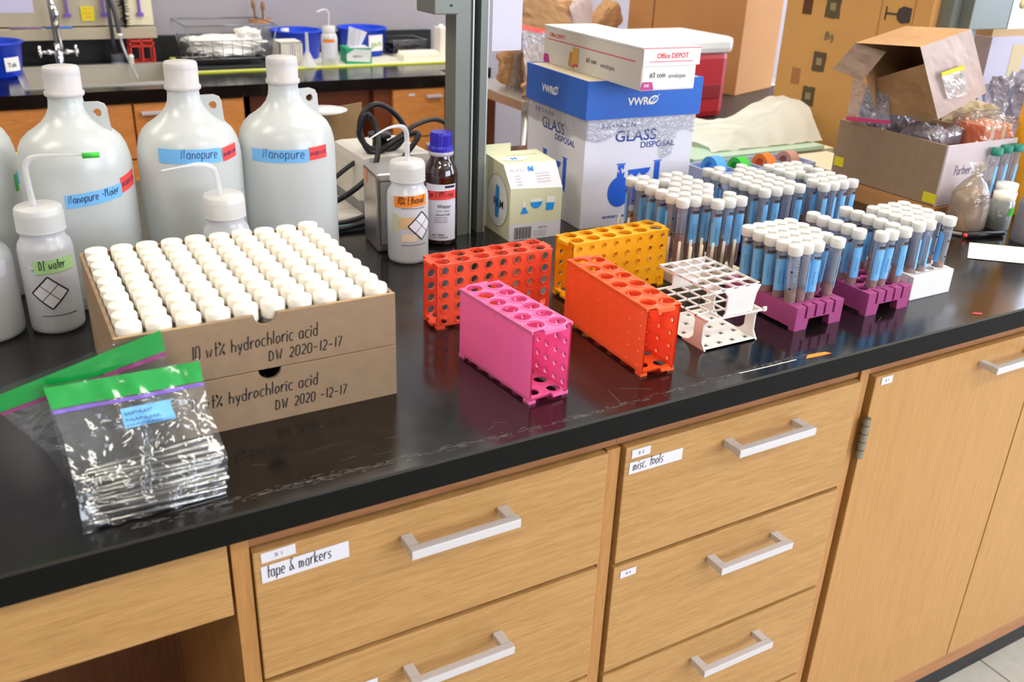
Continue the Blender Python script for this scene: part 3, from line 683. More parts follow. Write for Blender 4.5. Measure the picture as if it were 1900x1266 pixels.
def wash_bottle(loc, label, R_, hb, hcap, spout, extras, liquid=.0, cap_r=None):
    """squeeze bottle; z of the shoulder = hb, top of cap = hcap"""
    r = root('wash_bottle', label, 'bottle', loc); cr = cap_r or R_*.84; m = MB()
    m.lathe([(R_-.006, 0), (R_-.001, .003), (R_, .008), (R_, hb-.016), (R_-.002, hb-.007), (R_-.007, hb), (cr-.002, hb+.006), (cr-.002, hb+.01)], BOTTLE, 36); m.build('bottle_body', r)
    if liquid: m = MB(); m.lathe([(R_-.007, .002), (R_-.002, .006), (R_-.0015, liquid), (0, liquid)], WATERM, 28); m.build('liquid', r)
    m = MB(); ch = hcap-hb-.008; pr = [(cr, 0), (cr+.0012, .001)]
    for i in range(5): pr += [(cr+.0012, .001+ch*(.16*i+.02)), (cr+.0003, .001+ch*(.16*i+.10))]
    pr += [(cr, ch-.003), (cr-.002, ch), (0, ch)]
    m.lathe(pr, BOTCAP, 32, (0, 0, hb+.008)); m.build('cap', r)
    if spout:
        P = smooth_path(spout, 6); n = len(P); m = MB(); m.tube(P, [.0040 if i < n*.42 else .0040-.0027*min(1, (i/n-.42)/.4) for i in range(n)], SPOUT, 10); m.build('spout', r)
        m = MB(); m.tube([(spout[0][0], spout[0][1], .012), spout[0]], .0028, BOTCAP, 8); m.build('dip_tube', r)
    extras(r, R_); return r
SPOUT = milky('spout_plastic', '#f0f0f2', .4, .42, .2, .05)
DIAM = mat('label_diamond_white', '#e6e4ea', .6)
def diamond(m, mp, u, v, s):
    n = 12
    for (a, b) in (((0, s), (s, 0)), ((s, 0), (0, -s)), ((0, -s), (-s, 0)), ((-s, 0), (0, s)), ((-s/2, s/2), (s/2, -s/2)), ((s/2, s/2), (-s/2, -s/2))):
        m.stroke(mp, [[(u+a[0], v+a[1]), (u+b[0], v+b[1])]], .0019 if abs(a[0]) != s/2 else .0009, INK, .0007)
    vs = []; fs = []
    for i in range(-n, n+1):
        x = s*i/n; q = s-abs(x); vs += [mp(u+x, v-q, .0004), mp(u+x, v+q, .0004)]
    for i in range(2*n): fs.append((2*i, 2*i+2, 2*i+3, 2*i+1))
    m.add(vs, fs, DIAM)
def x_eth(r, R_):
    m = MB(); mp = cyl(0, 0, R_+.0003, -1.93-.9, 0); m.rect(mp, .0, .108, .060, .114, LABELW, 14, .0002)
    m.rect(mp, .0, .055, .013, .086, milky('stained_label', '#d8d6b4', .2), 5, .0002); m.rect(mp, .0135, .062, .050, .081, mat('tan_stain_label', '#d9b585', .7), 9, .0002)
    m.rect(mp, .018, .040, .044, .052, mat('pale_stain_label', '#e6cdb2', .7), 9, .0002); m.build('printed_label', r)
    m = MB(); m.stroke(mp, [[(.018, .0955), (.06, .0955)]], .0009, INK, .0003); m.stroke(mp, [[(.018, .034), (.062, .034)]], .0009, INK, .0003)
    diamond(m, cyl(0, 0, R_+.0003, -1.93-.9, 0), .0525, .066, .0235); m.build('hazard_diamond', r)
    m = MB(); mp = cyl(0, 0, R_+.0004, -1.93-.72, .097, .05); m.rect(mp, 0, 0, .056, .018, TAPE_OR, 12, .0006); m.hand(mp, '70% Ethanol', .006, .005, .0070, INK, wd=.0011, e=.001, fit=.045); m.build('orange_tape_label', r)
wash_bottle((.577, .590, Z), 'wash bottle with orange tape reading 70% Ethanol, white hooked spout', .0335, .126, .166,
    [(0, 0, .163), (0, 0, .200), (-.004, -.002, .216), (-.018, -.008, .223), (-.045, -.02, .222), (-.082, -.036, .210)], x_eth, .052, .028)
def x_di(r, R_):
    m = MB(); mp = cyl(0, 0, R_+.0003, -1.64-.8, 0)
    m.stroke(mp, [[(.0, .094), (.012, .090), (.02, .0885), (.05, .0885)]], .0010, INK, .0003); m.stroke(mp, [[(.01, .028), (.055, .028)]], .0009, INK, .0003)
    m.rect(mp, .0, .092, .05, .097, LABELW, 10, .0002); m.build('printed_label', r)
    m = MB(); diamond(m, mp, .0245, .060, .0225); m.build('hazard_diamond', r)
    m = MB(); mp = cyl(0, 0, R_+.0004, -1.64-.50, .086, .04); m.rect(mp, 0, 0, .052, .018, TAPE_LG, 12, .0006); m.hand(mp, 'DI water', .007, .0055, .0068, INK, wd=.0010, e=.001, fit=.032); m.build('green_tape_label', r)
wash_bottle((.040, .532, Z), 'left wash bottle with pale green tape reading DI water and black diamond', .0335, .128, .168,
    [(-.004, 0, .166), (-.006, .0, .205), (-.004, 0, .222), (.008, -.003, .231), (.04, -.012, .232), (.076, -.02, .231)], x_di, .03, .0285)
t = MB().tube([(.040+.060, .532-.018, Z+.231), (.040+.080, .532-.021, Z+.231)], .004, TAPE_GR, 6); 
t.build('green_tape_tip', bpy.data.objects['wash_bottle.001']).location = (-.040, -.532, -Z)
def x_di2(r, R_):
    m = MB(); mp = cyl(0, 0, R_+.0003, -2.05-.85, 0); m.rect(mp, .0, .088, .056, .104, LABELW, 14, .0002)
    m.stroke(mp, [[(.004, .1045), (.052, .1045)], [(.006, .107), (.050, .107)]], .0006, GREYINK, .0004); m.hand(mp, 'DI water', .012, .094, .006, INK, e=.0006, fit=.034); m.build('printed_label', r)
wash_bottle((.2635, .4885, Z), 'wash bottle with thin curved spout behind the box of vials', .0315, .132, .171,
    [(-.004, 0, .168), (-.006, .0, .195), (-.012, -.002, .209), (-.03, -.006, .215), (-.05, -.01, .215), (-.078, -.014, .213)], x_di2, .04, .027)
def x_w(r, R_):
    m = MB(); mp = cyl(0, 0, R_+.0003, -2.15, .082, .09); m.rect(mp, 0, 0, .07, .020, LABELW, 14, .0003); m.hand(mp, 'water', .022, .0055, .0088, TAPE_OR, wd=.0009, e=.0007, fit=.034); m.build('white_tape_label', r)
wash_bottle((-.046, .545, Z), 'large squat bottle with white tape reading water in orange at left edge', .0475, .118, .162, None, x_w, .075, .033)

# amber bottle
r = root('reagent_bottle', 'brown glass reagent bottle with blue screw cap and red tape', 'bottle', (.666, .652, Z))
AMB = mat('amber_glass', '#2a0f06', .06, spec=.8, coat=.6)
m = MB(); m.lathe([(.024, 0), (.0285, .003), (.029, .008), (.029, .118), (.0275, .130), (.0225, .141), (.0185, .149), (.0175, .156)], AMB, 36); m.build('bottle_body', r)
m = MB(); m.lathe([(.0205, 0), (.0213, .001), (.0213, .006), (.0205, .007)], milky('collar', '#cfcad6', .2), 28, (0, 0, .1545)); m.build('collar', r)
BCAP = mat('blue_cap', '#2418a8', .35, spec=.5); pr = []
m = MB(); n = 60; vs = []; fs = []
prof = [(.0213, 0), (.0208, .005), (.0186, .009), (.0183, .027), (.0172, .031)]
for i in range(n):
    a = 2*pi*i/n
    for q, (rr, zz) in enumerate(prof):
        rr += (.0004 if i % 2 else -.0004) if 1 <= q <= 3 else 0; vs.append((rr*cos(a), rr*sin(a), .1615+zz))
for i in range(n):
    for q in range(4): fs.append((i*5+q, ((i+1) % n)*5+q, ((i+1) % n)*5+q+1, i*5+q+1))
fs.append([i*5+4 for i in range(n)]); m.add(vs, fs, BCAP, False); m.build('cap', r)
m = MB(); mp = cyl(0, 0, .0293, -2.06-.95, 0); W_ = .058; m.rect(mp, 0, .010, W_, .109, LABELW, 18, .0002)
m.rect(mp, W_*.62, .103, W_*.95, .107, INK, 6, .0005)
m.text(mp, 'Water', W_*.40, .068, .0065, INK, e=.0006); m.text(mp, 'LOT 179023', W_*.38, .061, .0032, GREYINK, e=.0006); m.text(mp, 'Optimal LC/MS', W_*.34, .055, .003, INK, e=.0006)
for i, q in enumerate((.0505, .0465, .0425)):
    m.text(mp, 'Suitable for analysis', W_*.3, q, .0022, GREYINK, e=.0006)
m.stroke(mp, [[(W_*.3+.0035*cos(a), .0175+.0035*sin(a)) for a in [2*pi*i/14 for i in range(15)]]], .0006, INK, .0006)
m.text(mp, 'F', W_*.3, .0175, .0032, INK, e=.0006, center=True); m.text(mp, 'Fisher', W_*.42, .019, .0034, INK, e=.0006); m.text(mp, 'Chemical', W_*.42, .0145, .0034, INK, e=.0006); m.build('printed_label', r)
m = MB(); mp = cyl(0, 0, .0296, -2.06-.90, .081, .05); m.rect(mp, 0, 0, .056, .0155, TAPE_RED, 16, .0006); m.hand(mp, 'For ICPMS run', .006, .0045, .0062, INK, wd=.0008, e=.001, fit=.045); m.build('red_tape_label', r)

# wrapped metal case, vortex-like pump with cable, board and post
r = root('metal_case', 'scuffed shiny metal case standing behind the ethanol wash bottle', 'case', (.541, .635, Z), -.1)
DULL = mat('scuffed_steel', '#b7b3b0', .3, .85, var=.1, scale=30, bump=.3, bscale=30)
m = MB(); m.box((0, 0, .0), (.06, .085, .134), DULL, bev=.006); m.build('case_body', r)
m = MB()
for a, b_ in (((.004, -.0015, .012), (.0065, 0, .124)), ((.0065, -.0015, .012), (.055, 0, .0145)), ((.0065, -.0015, .1215), (.055, 0, .124))): m.box(a, b_, mat('dark_seam', '#5d5550', .5))
m.build('seam', r); MB().box((-.0006, .055, .108), (0, .075, .128), mat('orange_smudge', '#dd9b78', .6)).build('orange_sticker', r)
r = root('laboratory_pump', 'pale grey electric pump with black knob and cable behind the bottles', 'pump', (.668, .905, Z+.0065))
PUMP = mat('pump_grey', '#cbc7bd', .5); m = MB(); m.box((-.078, -.075, .0), (.066, .095, .108), PUMP, bev=.016); m.build('housing', r)
MB().box((-.079, -.076, .0), (.067, .096, .026), mat('pump_base', '#7d7d80', .5), bev=.008).build('base', r)
m = MB(); m.lathe([(.021, 0), (.021, .004), (.014, .005), (.014, .022), (.022, .024), (.022, .032), (0, .034)], BLACK, 20, (-.02, -.02, .106)); m.build('knob', r)
r2 = tag(MB().tube(smooth_path([(.47, .80, Z+.008), (.53, .79, Z+.008), (.60, .80, Z+.018), (.628, .805, Z+.04), (.648, .81, Z+.09), (.70, .82, Z+.150), (.672, .84, Z+.142), (.62, .85, Z+.115), (.600, .86, Z+.155), (.608, .86, Z+.19), (.635, .86, Z+.203), (.668, .86, Z+.185), (.690, .86, Z+.150), (.668, .86, Z+.120), (.625, .86, Z+.118), (.598, .86, Z+.150), (.612, .855, Z+.188), (.628, .85, Z+.160), (.618, .82, Z+.122), (.598, .812, Z+.085), (.545, .81, Z+.05), (.48, .81, Z+.03)], 7), .0052, RUBBER, 10).build('power_cable'), 'thick black cable coiled in loops over the grey pump', 'cable')
o = MB().tube(smooth_path([(.49, .86, Z+.03), (.58, .87, Z+.09), (.68, .875, Z+.135), (.72, .88, Z+.155), (.765, .885, Z+.162), (.80, .89, Z+.14), (.81, .90, Z+.10)], 7), .0045, RUBBER, 10).build('power_cable'); tag(o, 'black cable arching from the pump toward the grey steel post', 'cable')
o = MB().tube([(.47, .76, Z+.006)]+smooth_path([(.53, .765, Z+.006), (.585, .775, Z+.012), (.62, .79, Z+.03), (.635, .80, Z+.045)], 5), .005, RUBBER, 10).build('power_cable'); tag(o, 'black cable lying low on the bench between jug and pump', 'cable')
m = MB(); m.box((.30, .785, Z), (.78, 1.14, Z+.006), mat('cream_mat', '#d8d2c6', .7)); m.box((.30, .782, Z), (.78, .785, Z+.0065), mat('pale_blue_edge', '#8fc0dc', .6)); o = m.build('bench_mat'); tag(o, 'cream board with pale blue front edge lying under the grey pump', 'mat')
r = root('carton', 'open brown cardboard carton with raised flap behind the third jug', 'box', (.50, 1.00, Z+.006))
m = MB(); m.box((0, .0, 0), (.15, .10, .055), CARD); m.build('carton_body', r)
m = MB(); m.prism([(.0, .05), (.20, .075), (.205, .150), (.19, .148), (.17, .146), (.14, .143), (.0, .12)], 0, .003, CARD_IN, Matrix(((1, 0, 0, 0), (0, .2, -1, .10), (0, 1, 0, .0), (0, 0, 0, 1)))); m.build('flap', r)
o = MB().lathe([(.0, 0), (.045, .0), (.052, .003), (.0, .004)], WHITE, 28, (.605, 1.09, Z+.150)).build('round_plate'); tag(o, 'white round plate resting on the flap of the open brown carton', 'plate')
# steel post with box and notice
PG = mat('post_green_grey', '#757b74', .4, .3); PGD = mat('post_slot_dark', '#33353a', .6)
r = root('steel_post', 'green-grey slotted steel post rising from the middle of the worktop', 'post', (.700, .668, Z))
m = MB(); m.box((0, 0, 0), (.026, .04, 1.9), PG); m.box((.0262, .004, 0), (.0325, .04, 1.9), PG); m.box((.0325, .028, 0), (.046, .04, 1.9), PGD); m.box((.046, .0, 0), (.061, .04, 1.9), PG); m.box((.031, .0, 0), (.0335, .04, 1.9), mat('post_lip', '#b9bfc0', .35, .4))
m.box((.0585, -.0004, 0), (.061, .0, 1.9), MATS['post_lip']); m.build('channel', r)
m = MB(); m.box((-.044, -.01, .378), (-.0002, .06, .60), PG, bev=.002); m.lathe([(.0, 0), (.0022, 0), (.0022, .001)], BLACK, 8, (0, 0, 0), Matrix.Translation((-.014, -.0105, .392)) @ Matrix.Rotation(pi/2, 4, 'X')); m.build('junction_box', r)
o = MB().box((.765, .664, Z+.318), (.822, .666, Z+.66), mat('notice_paper', '#d3d2e4', .8)).build('paper_notice'); tag(o, 'white paper notice hanging beside the steel post', 'paper')
r = root('steel_post', 'second grey steel post with outlet box beyond the sample box', 'post', (1.944, .668, Z))
m = MB(); m.box((0, 0, 0), (.042, .04, 1.9), PG); m.box((.042, .02, 0), (.062, .04, 1.9), PGD); m.box((.062, .0, 0), (.10, .04, 1.9), PG); m.build('channel', r)
m = MB(); m.box((.03, -.03, .33), (.168, .0, .75), PG, bev=.002); m.build('outlet_box', r)
m = MB(); m.box((.1685, -.031, .33), (.245, -.0, .75), STEEL); m.lathe([(.0, 0), (.012, 0), (.012, .002), (0, .002)], mat('outlet_cream', '#cfc08a', .5), 12, (0, 0, 0), Matrix.Translation((.205, -.031, .385)) @ Matrix.Rotation(pi/2, 4, 'X')); m.build('outlet_plate', r)

# parafilm dispenser box
r = root('film_dispenser_box', 'cream carton with blue flask drawings and barcode beside the steel post', 'box', (.775, .600, Z), -.045)
CREAM = mat('cream_carton', '#dcdcb8', .6); m = MB(); A, B_, C_ = .104, .105, .104
m.add([(0, 0, 0), (A, 0, 0), (A, B_, 0), (0, B_, 0), (0, 0, .096), (A, 0, .090), (A, .030, .131), (0, .030, .131), (A, B_, .135), (0, B_, .135)],
      [(0, 3, 2, 1), (0, 1, 5, 4), (1, 2, 8, 6, 5), (2, 3, 9, 8), (3, 0, 4, 7, 9), (7, 6, 8, 9)], CREAM)
m.add([(0, .0, .096), (A, .0, .090), (A, .030, .131), (0, .030, .131)], [(0, 1, 2, 3)], mat('carton_inner_white', '#e4dfe2', .6))
m.box((0, B_-.002, .130), (.05, B_, .150), CREAM)
fp = plane((0, 0, 0), (1, 0, 0), (0, 0, 1)); BL = mat('print_blue', '#1f96e6', .5)
sl = plane((0, .0, .096), (1, 0, 0), (0, .03, .038)); m.hand(sl, 'PARAFILM', .008, .030, .0032, INK, e=.0008, jit=0); m.text(sl, 'M', .043, .029, .011, BL, e=.001)
for i in range(4):
    m.text(sl, '- moldable', .010, .021-i*.0055, .0026, GREYINK, e=.0008); m.text(sl, '- waterproof, flexible', .052, .023-i*.0055, .0026, GREYINK, e=.0008)
m.rect(fp, 0, .0, A, .030, LABELW, 1, .0003)
x = .010
for i in range(17):
    wd_ = (.0012, .0006, .0018)[i % 3]; m.rect(fp, x, .002, x+wd_, .024, INK, 1, .0006); x += wd_+.0009
m.text(fp, 'PM-996', .058, .018, .0042, GREYINK, e=.0006)
for i in range(3): m.text(fp, '4 in x 125 ft roll', .050, .012-i*.004, .0026, GREYINK, e=.0006)
def blob(mp, pts, mt, e=.0005): m.add([mp(x, y, e) for x, y in pts], [list(range(len(pts)))], mt)
WP = mat('print_white', '#eeeee8', .6)
blob(fp, [(.020, .048), (.037, .048), (.031, .060), (.030, .070), (.026, .070), (.025, .060)], WP); blob(fp, [(.0205, .0485), (.0365, .0485), (.0305, .060), (.0255, .060)], BL, .0008)
blob(fp, arc((.052, .068), .012, pi, 2*pi, 10), BL); blob(fp, [(.040, .068), (.064, .068), (.062, .074), (.042, .074)], WP)
blob(fp, [(.071, .050), (.087, .050), (.091, .074), (.073, .076)], WP); blob(fp, [(.0715, .0505), (.0865, .0505), (.089, .064), (.072, .065)], BL, .0008)
ls = plane((0, B_, 0), (0, -1, 0), (0, 0, 1))
blob(ls, [(.055+.042*cos(a), .062+.047*sin(a)) for a in [2*pi*i/28 for i in range(28)]], WP); m.stroke(ls, [[(.055+.042*cos(a), .062+.047*sin(a)) for a in [2*pi*i/28 for i in range(29)]]], .0012, GREYINK, .0008)
blob(ls, [(.048, .032), (.060, .030), (.064, .050), (.062, .088), (.050, .092), (.046, .060)], BL, .0009); m.text(ls, 'FILM', .040, .052, .015, INK, e=.0012)
tp = plane((0, .035, .1315), (1, 0, 0), (0, .07, .004)); blob(tp, [(.036+.026*cos(a), .022+.012*sin(a)) for a in [2*pi*i/20 for i in range(20)]], WP); m.text(tp, 'M', .026, .016, .013, BL, e=.0009); m.text(tp, 'PARAFILM laboratory film', .03, .04, .004, GREYINK, e=.0008)
m.build('carton', r)

# broken glass disposal box
r = root('glass_disposal_box', 'tall white and blue carton printed broken glass disposal', 'box', (.929, .607, Z), -.06)
VW = mat('carton_white', '#e3e1ea', .55); VWB = mat('carton_blue', '#1c62c4', .45); VI = mat('carton_ink_blue', '#26479a', .5); VF = mat('carton_flask_blue', '#1b5fd6', .5)
X, Y = .236, .225; m = MB(); m.box((0, 0, 0), (X, Y, .225), VW, bev=.0015)
def art(mp, W_):
    m.text(mp, 'B R O K E N', W_*.13, .186, .0085, VI, xs=1.2); m.text(mp, 'GLASS', W_*.26, .160, .021, VI, xs=1.12); m.text(mp, 'DISPOSAL', W_*.50, .146, .0115, VI, xs=1.1)
    cx = W_*.34; blob(mp, [(cx+.025*cos(a), .066+.029*sin(a)) for a in [radians(105+330*i/26) for i in range(27)]], VF)
    blob(mp, [(cx-.0075, .09), (cx+.0075, .09), (cx+.0085, .104), (cx+.003, .099), (cx+.001, .108), (cx-.004, .101), (cx-.0065, .106)], VF, .0006)
    blob(mp, [(cx-.0065, .110), (cx-.001, .104), (cx+.001, .112), (cx+.006, .107), (cx+.0075, .117), (cx-.0065, .117)], VF); blob(mp, [(cx-.010, .1175), (cx+.010, .1175), (cx+.010, .1195), (cx-.010, .1195)], VF)
    bx = cx+.016; blob(mp, [(bx, .038), (bx+.048, .038), (bx+.052, .078), (bx+.042, .090), (bx+.034, .084), (bx+.026, .095), (bx+.018, .086), (bx+.008, .092), (bx+.010, .070)], VF, .0004)
    blob(mp, [(bx+.002, .095), (bx+.008, .099), (bx+.018, .092), (bx+.026, .100), (bx+.034, .091), (bx+.046, .100), (bx+.050, .108), (bx, .106)], VF)
    blob(mp, [(bx+.058, .060), (bx+.070, .055), (bx+.070, .118), (bx+.058, .118)], VF); blob(mp, [(bx+.055, .1185), (bx+.073, .1185), (bx+.073, .1205), (bx+.055, .1205)], VF)
    m.text(mp, 'www.vwr.com', W_*.20, .016, .0085, VI, xs=1.2)
art(plane((0, -.0003, 0), (1, 0, 0), (0, 0, 1)), X); art(plane((-.0003, Y, 0), (0, -1, 0), (0, 0, 1)), Y)
m.build('carton_body', r)
m = MB(); a0, b0, h0, h1 = -.005, .241, .203, .270
m.box((a0, a0, h0), (b0, a0+.003, h1), VWB).box((a0, Y+.002, h0), (b0, Y+.005, h1), VWB).box((a0, a0+.003, h0), (a0+.003, Y+.002, h1), VWB).box((b0-.003, a0+.003, h0), (b0, Y+.002, h1), VWB)
# top with a hand hole
tm = mat('lid_top_tan', '#cdbd9c', .7); m.box((a0+.003, a0+.003, h1-.004), (.07, Y+.002, h1-.001), tm).box((.15, a0+.003, h1-.004), (b0-.003, Y+.002, h1-.001), tm).box((.07, a0+.003, h1-.004), (.15, .07, h1-.001), tm).box((.07, .15, h1-.004), (.15, Y+.002, h1-.001), tm)
def vwr(mp, u, v, s):
    m.text(mp, 'VWR', u, v, s, WP, xs=1.05, bold=.035); cx, cy = u+s*3.95, v+s*.55
    blob(mp, [(cx+s*.75*cos(a)+s*.25*sin(a), cy+s*.60*sin(a)) for a in [2*pi*i/24 for i in range(24)]], WP)
    blob(mp, [(cx+s*.1+s*.5*cos(a)+s*.22*sin(a), cy+s*.06+s*.34*sin(a)) for a in [2*pi*i/24 for i in range(24)]], VWB, .0008)
    m.stroke(mp, [[(cx-s*.4, cy-s*.35), (cx+s*.2, cy+s*.1), (cx+s*.95, cy+s*.75)], [(cx-s*.0, cy), (cx+s*.0, cy+s*.35)], [(cx+s*.3, cy+s*.15), (cx+s*.3, cy+s*.42)]], s*.09, WP, .0011)
vwr(plane((0, a0-.0003, 0), (1, 0, 0), (0, 0, 1)), .080, .226, .0135); vwr(plane((a0-.0003, Y, 0), (0, -1, 0), (0, 0, 1)), .062, .228, .0135)
m.build('lid', r)
# clear bag hem hanging out below the lid
m = MB(); n = 60; vs = []; fs = []
for i in range(n+1):
    q = i/n*2; x, y = (0, Y*(1-q)) if q <= 1 else (X*(q-1), 0); ox, oy = (-1, 0) if q < .97 else ((0, -1) if q > 1.03 else (-.7, -.7))
    for kk in range(4):
        zz = .206-kk*(.013+.006*noise.noise((q*5, 0, 2))+ (.012 if abs(q-1.75) < .07 else 0)); d = .002+.004*abs(noise.noise((q*14, kk*.9, 1))); vs.append((x+ox*d, y+oy*d, zz))
for i in range(n):
    for kk in range(3): fs.append((i*4+kk, i*4+kk+1, i*4+4+kk+1, i*4+4+kk))
m.add(vs, fs, film('liner_film', '#f6f6f8', .86, .10, .1, '#d6d6dc', bump=.6, bscale=60), True); m.build('liner_bag', r)

# envelope box on top of it
r = root('envelope_box', 'long white envelope box lying on top of the blue carton lid', 'box', (.958, .500, 1.1835), -.06)
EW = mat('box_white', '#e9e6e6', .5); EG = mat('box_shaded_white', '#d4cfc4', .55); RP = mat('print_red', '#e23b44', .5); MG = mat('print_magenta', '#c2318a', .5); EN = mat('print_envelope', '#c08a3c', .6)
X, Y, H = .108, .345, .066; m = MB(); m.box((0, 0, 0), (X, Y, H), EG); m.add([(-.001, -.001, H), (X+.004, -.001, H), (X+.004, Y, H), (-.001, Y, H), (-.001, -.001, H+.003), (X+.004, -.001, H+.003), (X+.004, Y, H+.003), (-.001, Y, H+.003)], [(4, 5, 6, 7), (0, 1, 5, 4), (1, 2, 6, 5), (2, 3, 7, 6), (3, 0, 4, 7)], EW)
fp = plane((0, -.0003, 0), (1, 0, 0), (0, 0, 1)); m.box((.0, -.0022, .040), (X+.006, -.0008, H+.002), EW); fq = plane((0, -.0024, 0), (1, 0, 0), (0, 0, 1)); m.rect(fp, .002, .002, X, .04, EW, 1, .0002)
m.text(fq, 'Office DEPOT', .026, .052, .0085, RP, xs=.92); m.rect(fq, .012, .0462, X-.008, .0472, RP, 1, .0005); m.box((.0, -.0024, H+.0015), (X+.006, -.0008, H+.0025), RP)
m.text(fp, '#3 coin', .016, .021, .0085, mat('print_dark_grey', '#4c4c50', .6), xs=.9, e=.0006); m.text(fp, 'envelopes', .054, .0195, .0078, GREYINK, xs=.82, e=.0006); blob(fp, [(.0, .001), (.026, .001), (.022, .014), (.003, .014)], MG, .0006); m.text(fp, '500', .006, .006, .005, WP, e=.0009)
lp = plane((-.0003, Y, 0), (0, -1, 0), (0, 0, 1)); m.text(lp, 'Office DEPOT', .022, .050, .0075, RP); m.rect(lp, .012, .044, Y-.02, .0455, RP, 1, .0004)
blob(lp, [(.100, .006), (.122, .003), (.124, .030), (.104, .032)], EN); blob(lp, [(.113, .010), (.136, .009), (.136, .040), (.115, .041)], mat('print_envelope_light', '#d6a04c', .6), .0006); blob(lp, [(.118, .008), (.136, .008), (.136, .012), (.12, .012)], MG, .0008)
m.text(lp, '#3 coin', .165, .022, .0085, MATS['print_dark_grey']); m.text(lp, 'envelopes', .215, .020, .0085, GREYINK); blob(lp, [(0, .001), (.026, .001), (.020, .016), (.004, .016)], MG)
m.build('box_body', r)

# ------------------------------------------------------------------ zip bags of steel rods
def lerp3(K, t):
    """smooth interpolation through (t, x, y, z) keys"""
    for (a, b_) in zip(K, K[1:]):
        if t <= b_[0]:
            q = (t-a[0])/(b_[0]-a[0]); q = q*q*(3-2*q)*.5+q*.5; return Vector([a[i]+(b_[i]-a[i])*q for i in (1, 2, 3)])
    return Vector(K[-1][1:])
def bag_surface(Lk, Rk, amp, seed, sag=0):
    def f(u, v, off=0):
        p = lerp3(Lk, v).lerp(lerp3(Rk, v), u); e = min(1, 6*min(u, 1-u)+.25)
        n1 = noise.noise((u*3.2+seed, v*3.0, seed)); n2 = noise.noise((u*9+seed, v*7+n1*2, seed*2)); n3 = abs(noise.noise((u*6+v*9+seed, v*3-u*4, 3.3)))
        d = (n1*.9+n2*.5+n3*.9)*amp*e*(.25+.75*min(1, 1.6*(1-v)))
        return p+Vector((d*.25, -d-off, d*.4))
    return f
def sheet(m, f, u0, u1, v0, v1, mt, nu=44, nv=44, off=0, wave=0):
    vs = []; fs = []
    for i in range(nu+1):
        for j in range(nv+1):
            u = u0+(u1-u0)*i/nu; v = v0+(v1-v0)*j/nv; vs.append(f(u, v, off))
    for i in range(nu):
        for j in range(nv): k_ = i*(nv+1)+j; fs.append((k_, k_+nv+1, k_+nv+2, k_+1))
    m.add(vs, fs, mt, True)
GREEN = film('green_seal_film', '#2ad065', .25, .10, .15, '#0fb04a'); ZIPV = mat('violet_zip', '#7a5fc0', .4); ZIPP = mat('purple_zip', '#a0407f', .4)
def zipbag(label, front, back, zipm, vz, blue=False):
    r = root('zip_bag', label, 'bag')
    m = MB(); sheet(m, front, 0, 1, 0, 1, FILM); sheet(m, back, 0, 1, 0, 1, FILM); m.build('film', r)
    m = MB(); sheet(m, front, 0, 1, vz+.03, 1, GREEN, 40, 5, .0008); m.build('green_seal', r)
    m = MB(); sheet(m, front, 0, 1, vz, vz+.022, zipm, 40, 2, .0010); m.build('zip_line', r)
    if blue:
        m = MB(); sheet(m, front, .40, .74, .60, .76, TAPE_BLUE, 14, 5, .0012)
        mp = lambda u, v, e=0: front(.40+u, .60+v, .0012+e*2); rnd = random.Random(4)
        for row in (.118, .070, .025):
            x = .02
            for i in range(8):
                x2 = x+rnd.uniform(.01, .03); m.stroke(mp, [[(x, row), (x+.006, row+.02), (x2, row+rnd.uniform(-.01, .012))]], .004, INKB, .0006); x = x2+.006
        m.build('blue_label', r)
Lf = [(0, .012, .026, .9155), (.35, .013, .036, .950), (.6, .012, .085, .982), (1, .004, .126, 1.020)]
Rf = [(0, .143, .038, .9155), (.35, .150, .052, .948), (.6, .146, .095, .978), (1, .147, .128, 1.018)]
Lb = [(0, .010, .115, .9155), (1, .004, .131, 1.020)]; Rb = [(0, .150, .118, .9155), (1, .147, .133, 1.018)]
zipbag('clear zip bag of steel rods with green seal and blue label, in front', bag_surface(Lf, Rf, .012, 1.7), bag_surface(Lb, Rb, .003, 5.1), ZIPV, .80, True)
Lf = [(0, .008, .128, .9155), (.35, -.004, .130, .950), (.6, -.022, .133, .978), (1, -.046, .139, 1.012)]
Rf = [(0, .120, .130, .9155), (.35, .124, .134, .950), (1, .116, .143, 1.052)]
Lb = [(0, .008, .144, .9155), (.6, -.022, .148, .978), (1, -.046, .151, 1.012)]; Rb = [(0, .120, .149, .9155), (1, .116, .152, 1.052)]
zipbag('second clear zip bag with green seal behind the front bag, against the carton', bag_surface(Lf, Rf, .0035, 8.3), bag_surface(Lb, Rb, .001, 2.2), ZIPP, .80)
ROD = mat('polished_rod_steel', '#a8a6a2', .18, 1); RODE = mat('rod_end_dark', '#4c4a48', .4, .8)
rnd = random.Random(11); proto = None; n_ = 0
for layer, cnt in enumerate((14, 12, 11, 10, 8, 5)):
    for i in range(cnt):
        y = .074+(i-(cnt-1)/2)*.0062+rnd.uniform(-.001, .001); z = Z+.0045+layer*.0051
        if proto is None:
            proto = MB().tube([(0, 0, 0), (.0006, 0, 0), (.119, 0, 0), (.1196, 0, 0)], [.0020, .0026, .0026, .0020], ROD, 10).lathe([(0, 0), (.0016, 0)], RODE, 10, caps=False, M=Matrix.Translation((-.0002, 0, 0)) @ Matrix.Rotation(-pi/2, 4, 'Y')).build('metal_rod'); o = proto
            tag(o, 'polished steel rod in the loose pile inside the clear zip bag', 'rod', 'polished steel rods in the front zip bag')
        else: o = proto.copy(); COL.objects.link(o)
        o.location = (.0205+rnd.uniform(-.003, .006)+layer*.0012, y, z); o.rotation_euler = (0, rnd.uniform(-.03, .03), rnd.uniform(-.10, .10)+.03)

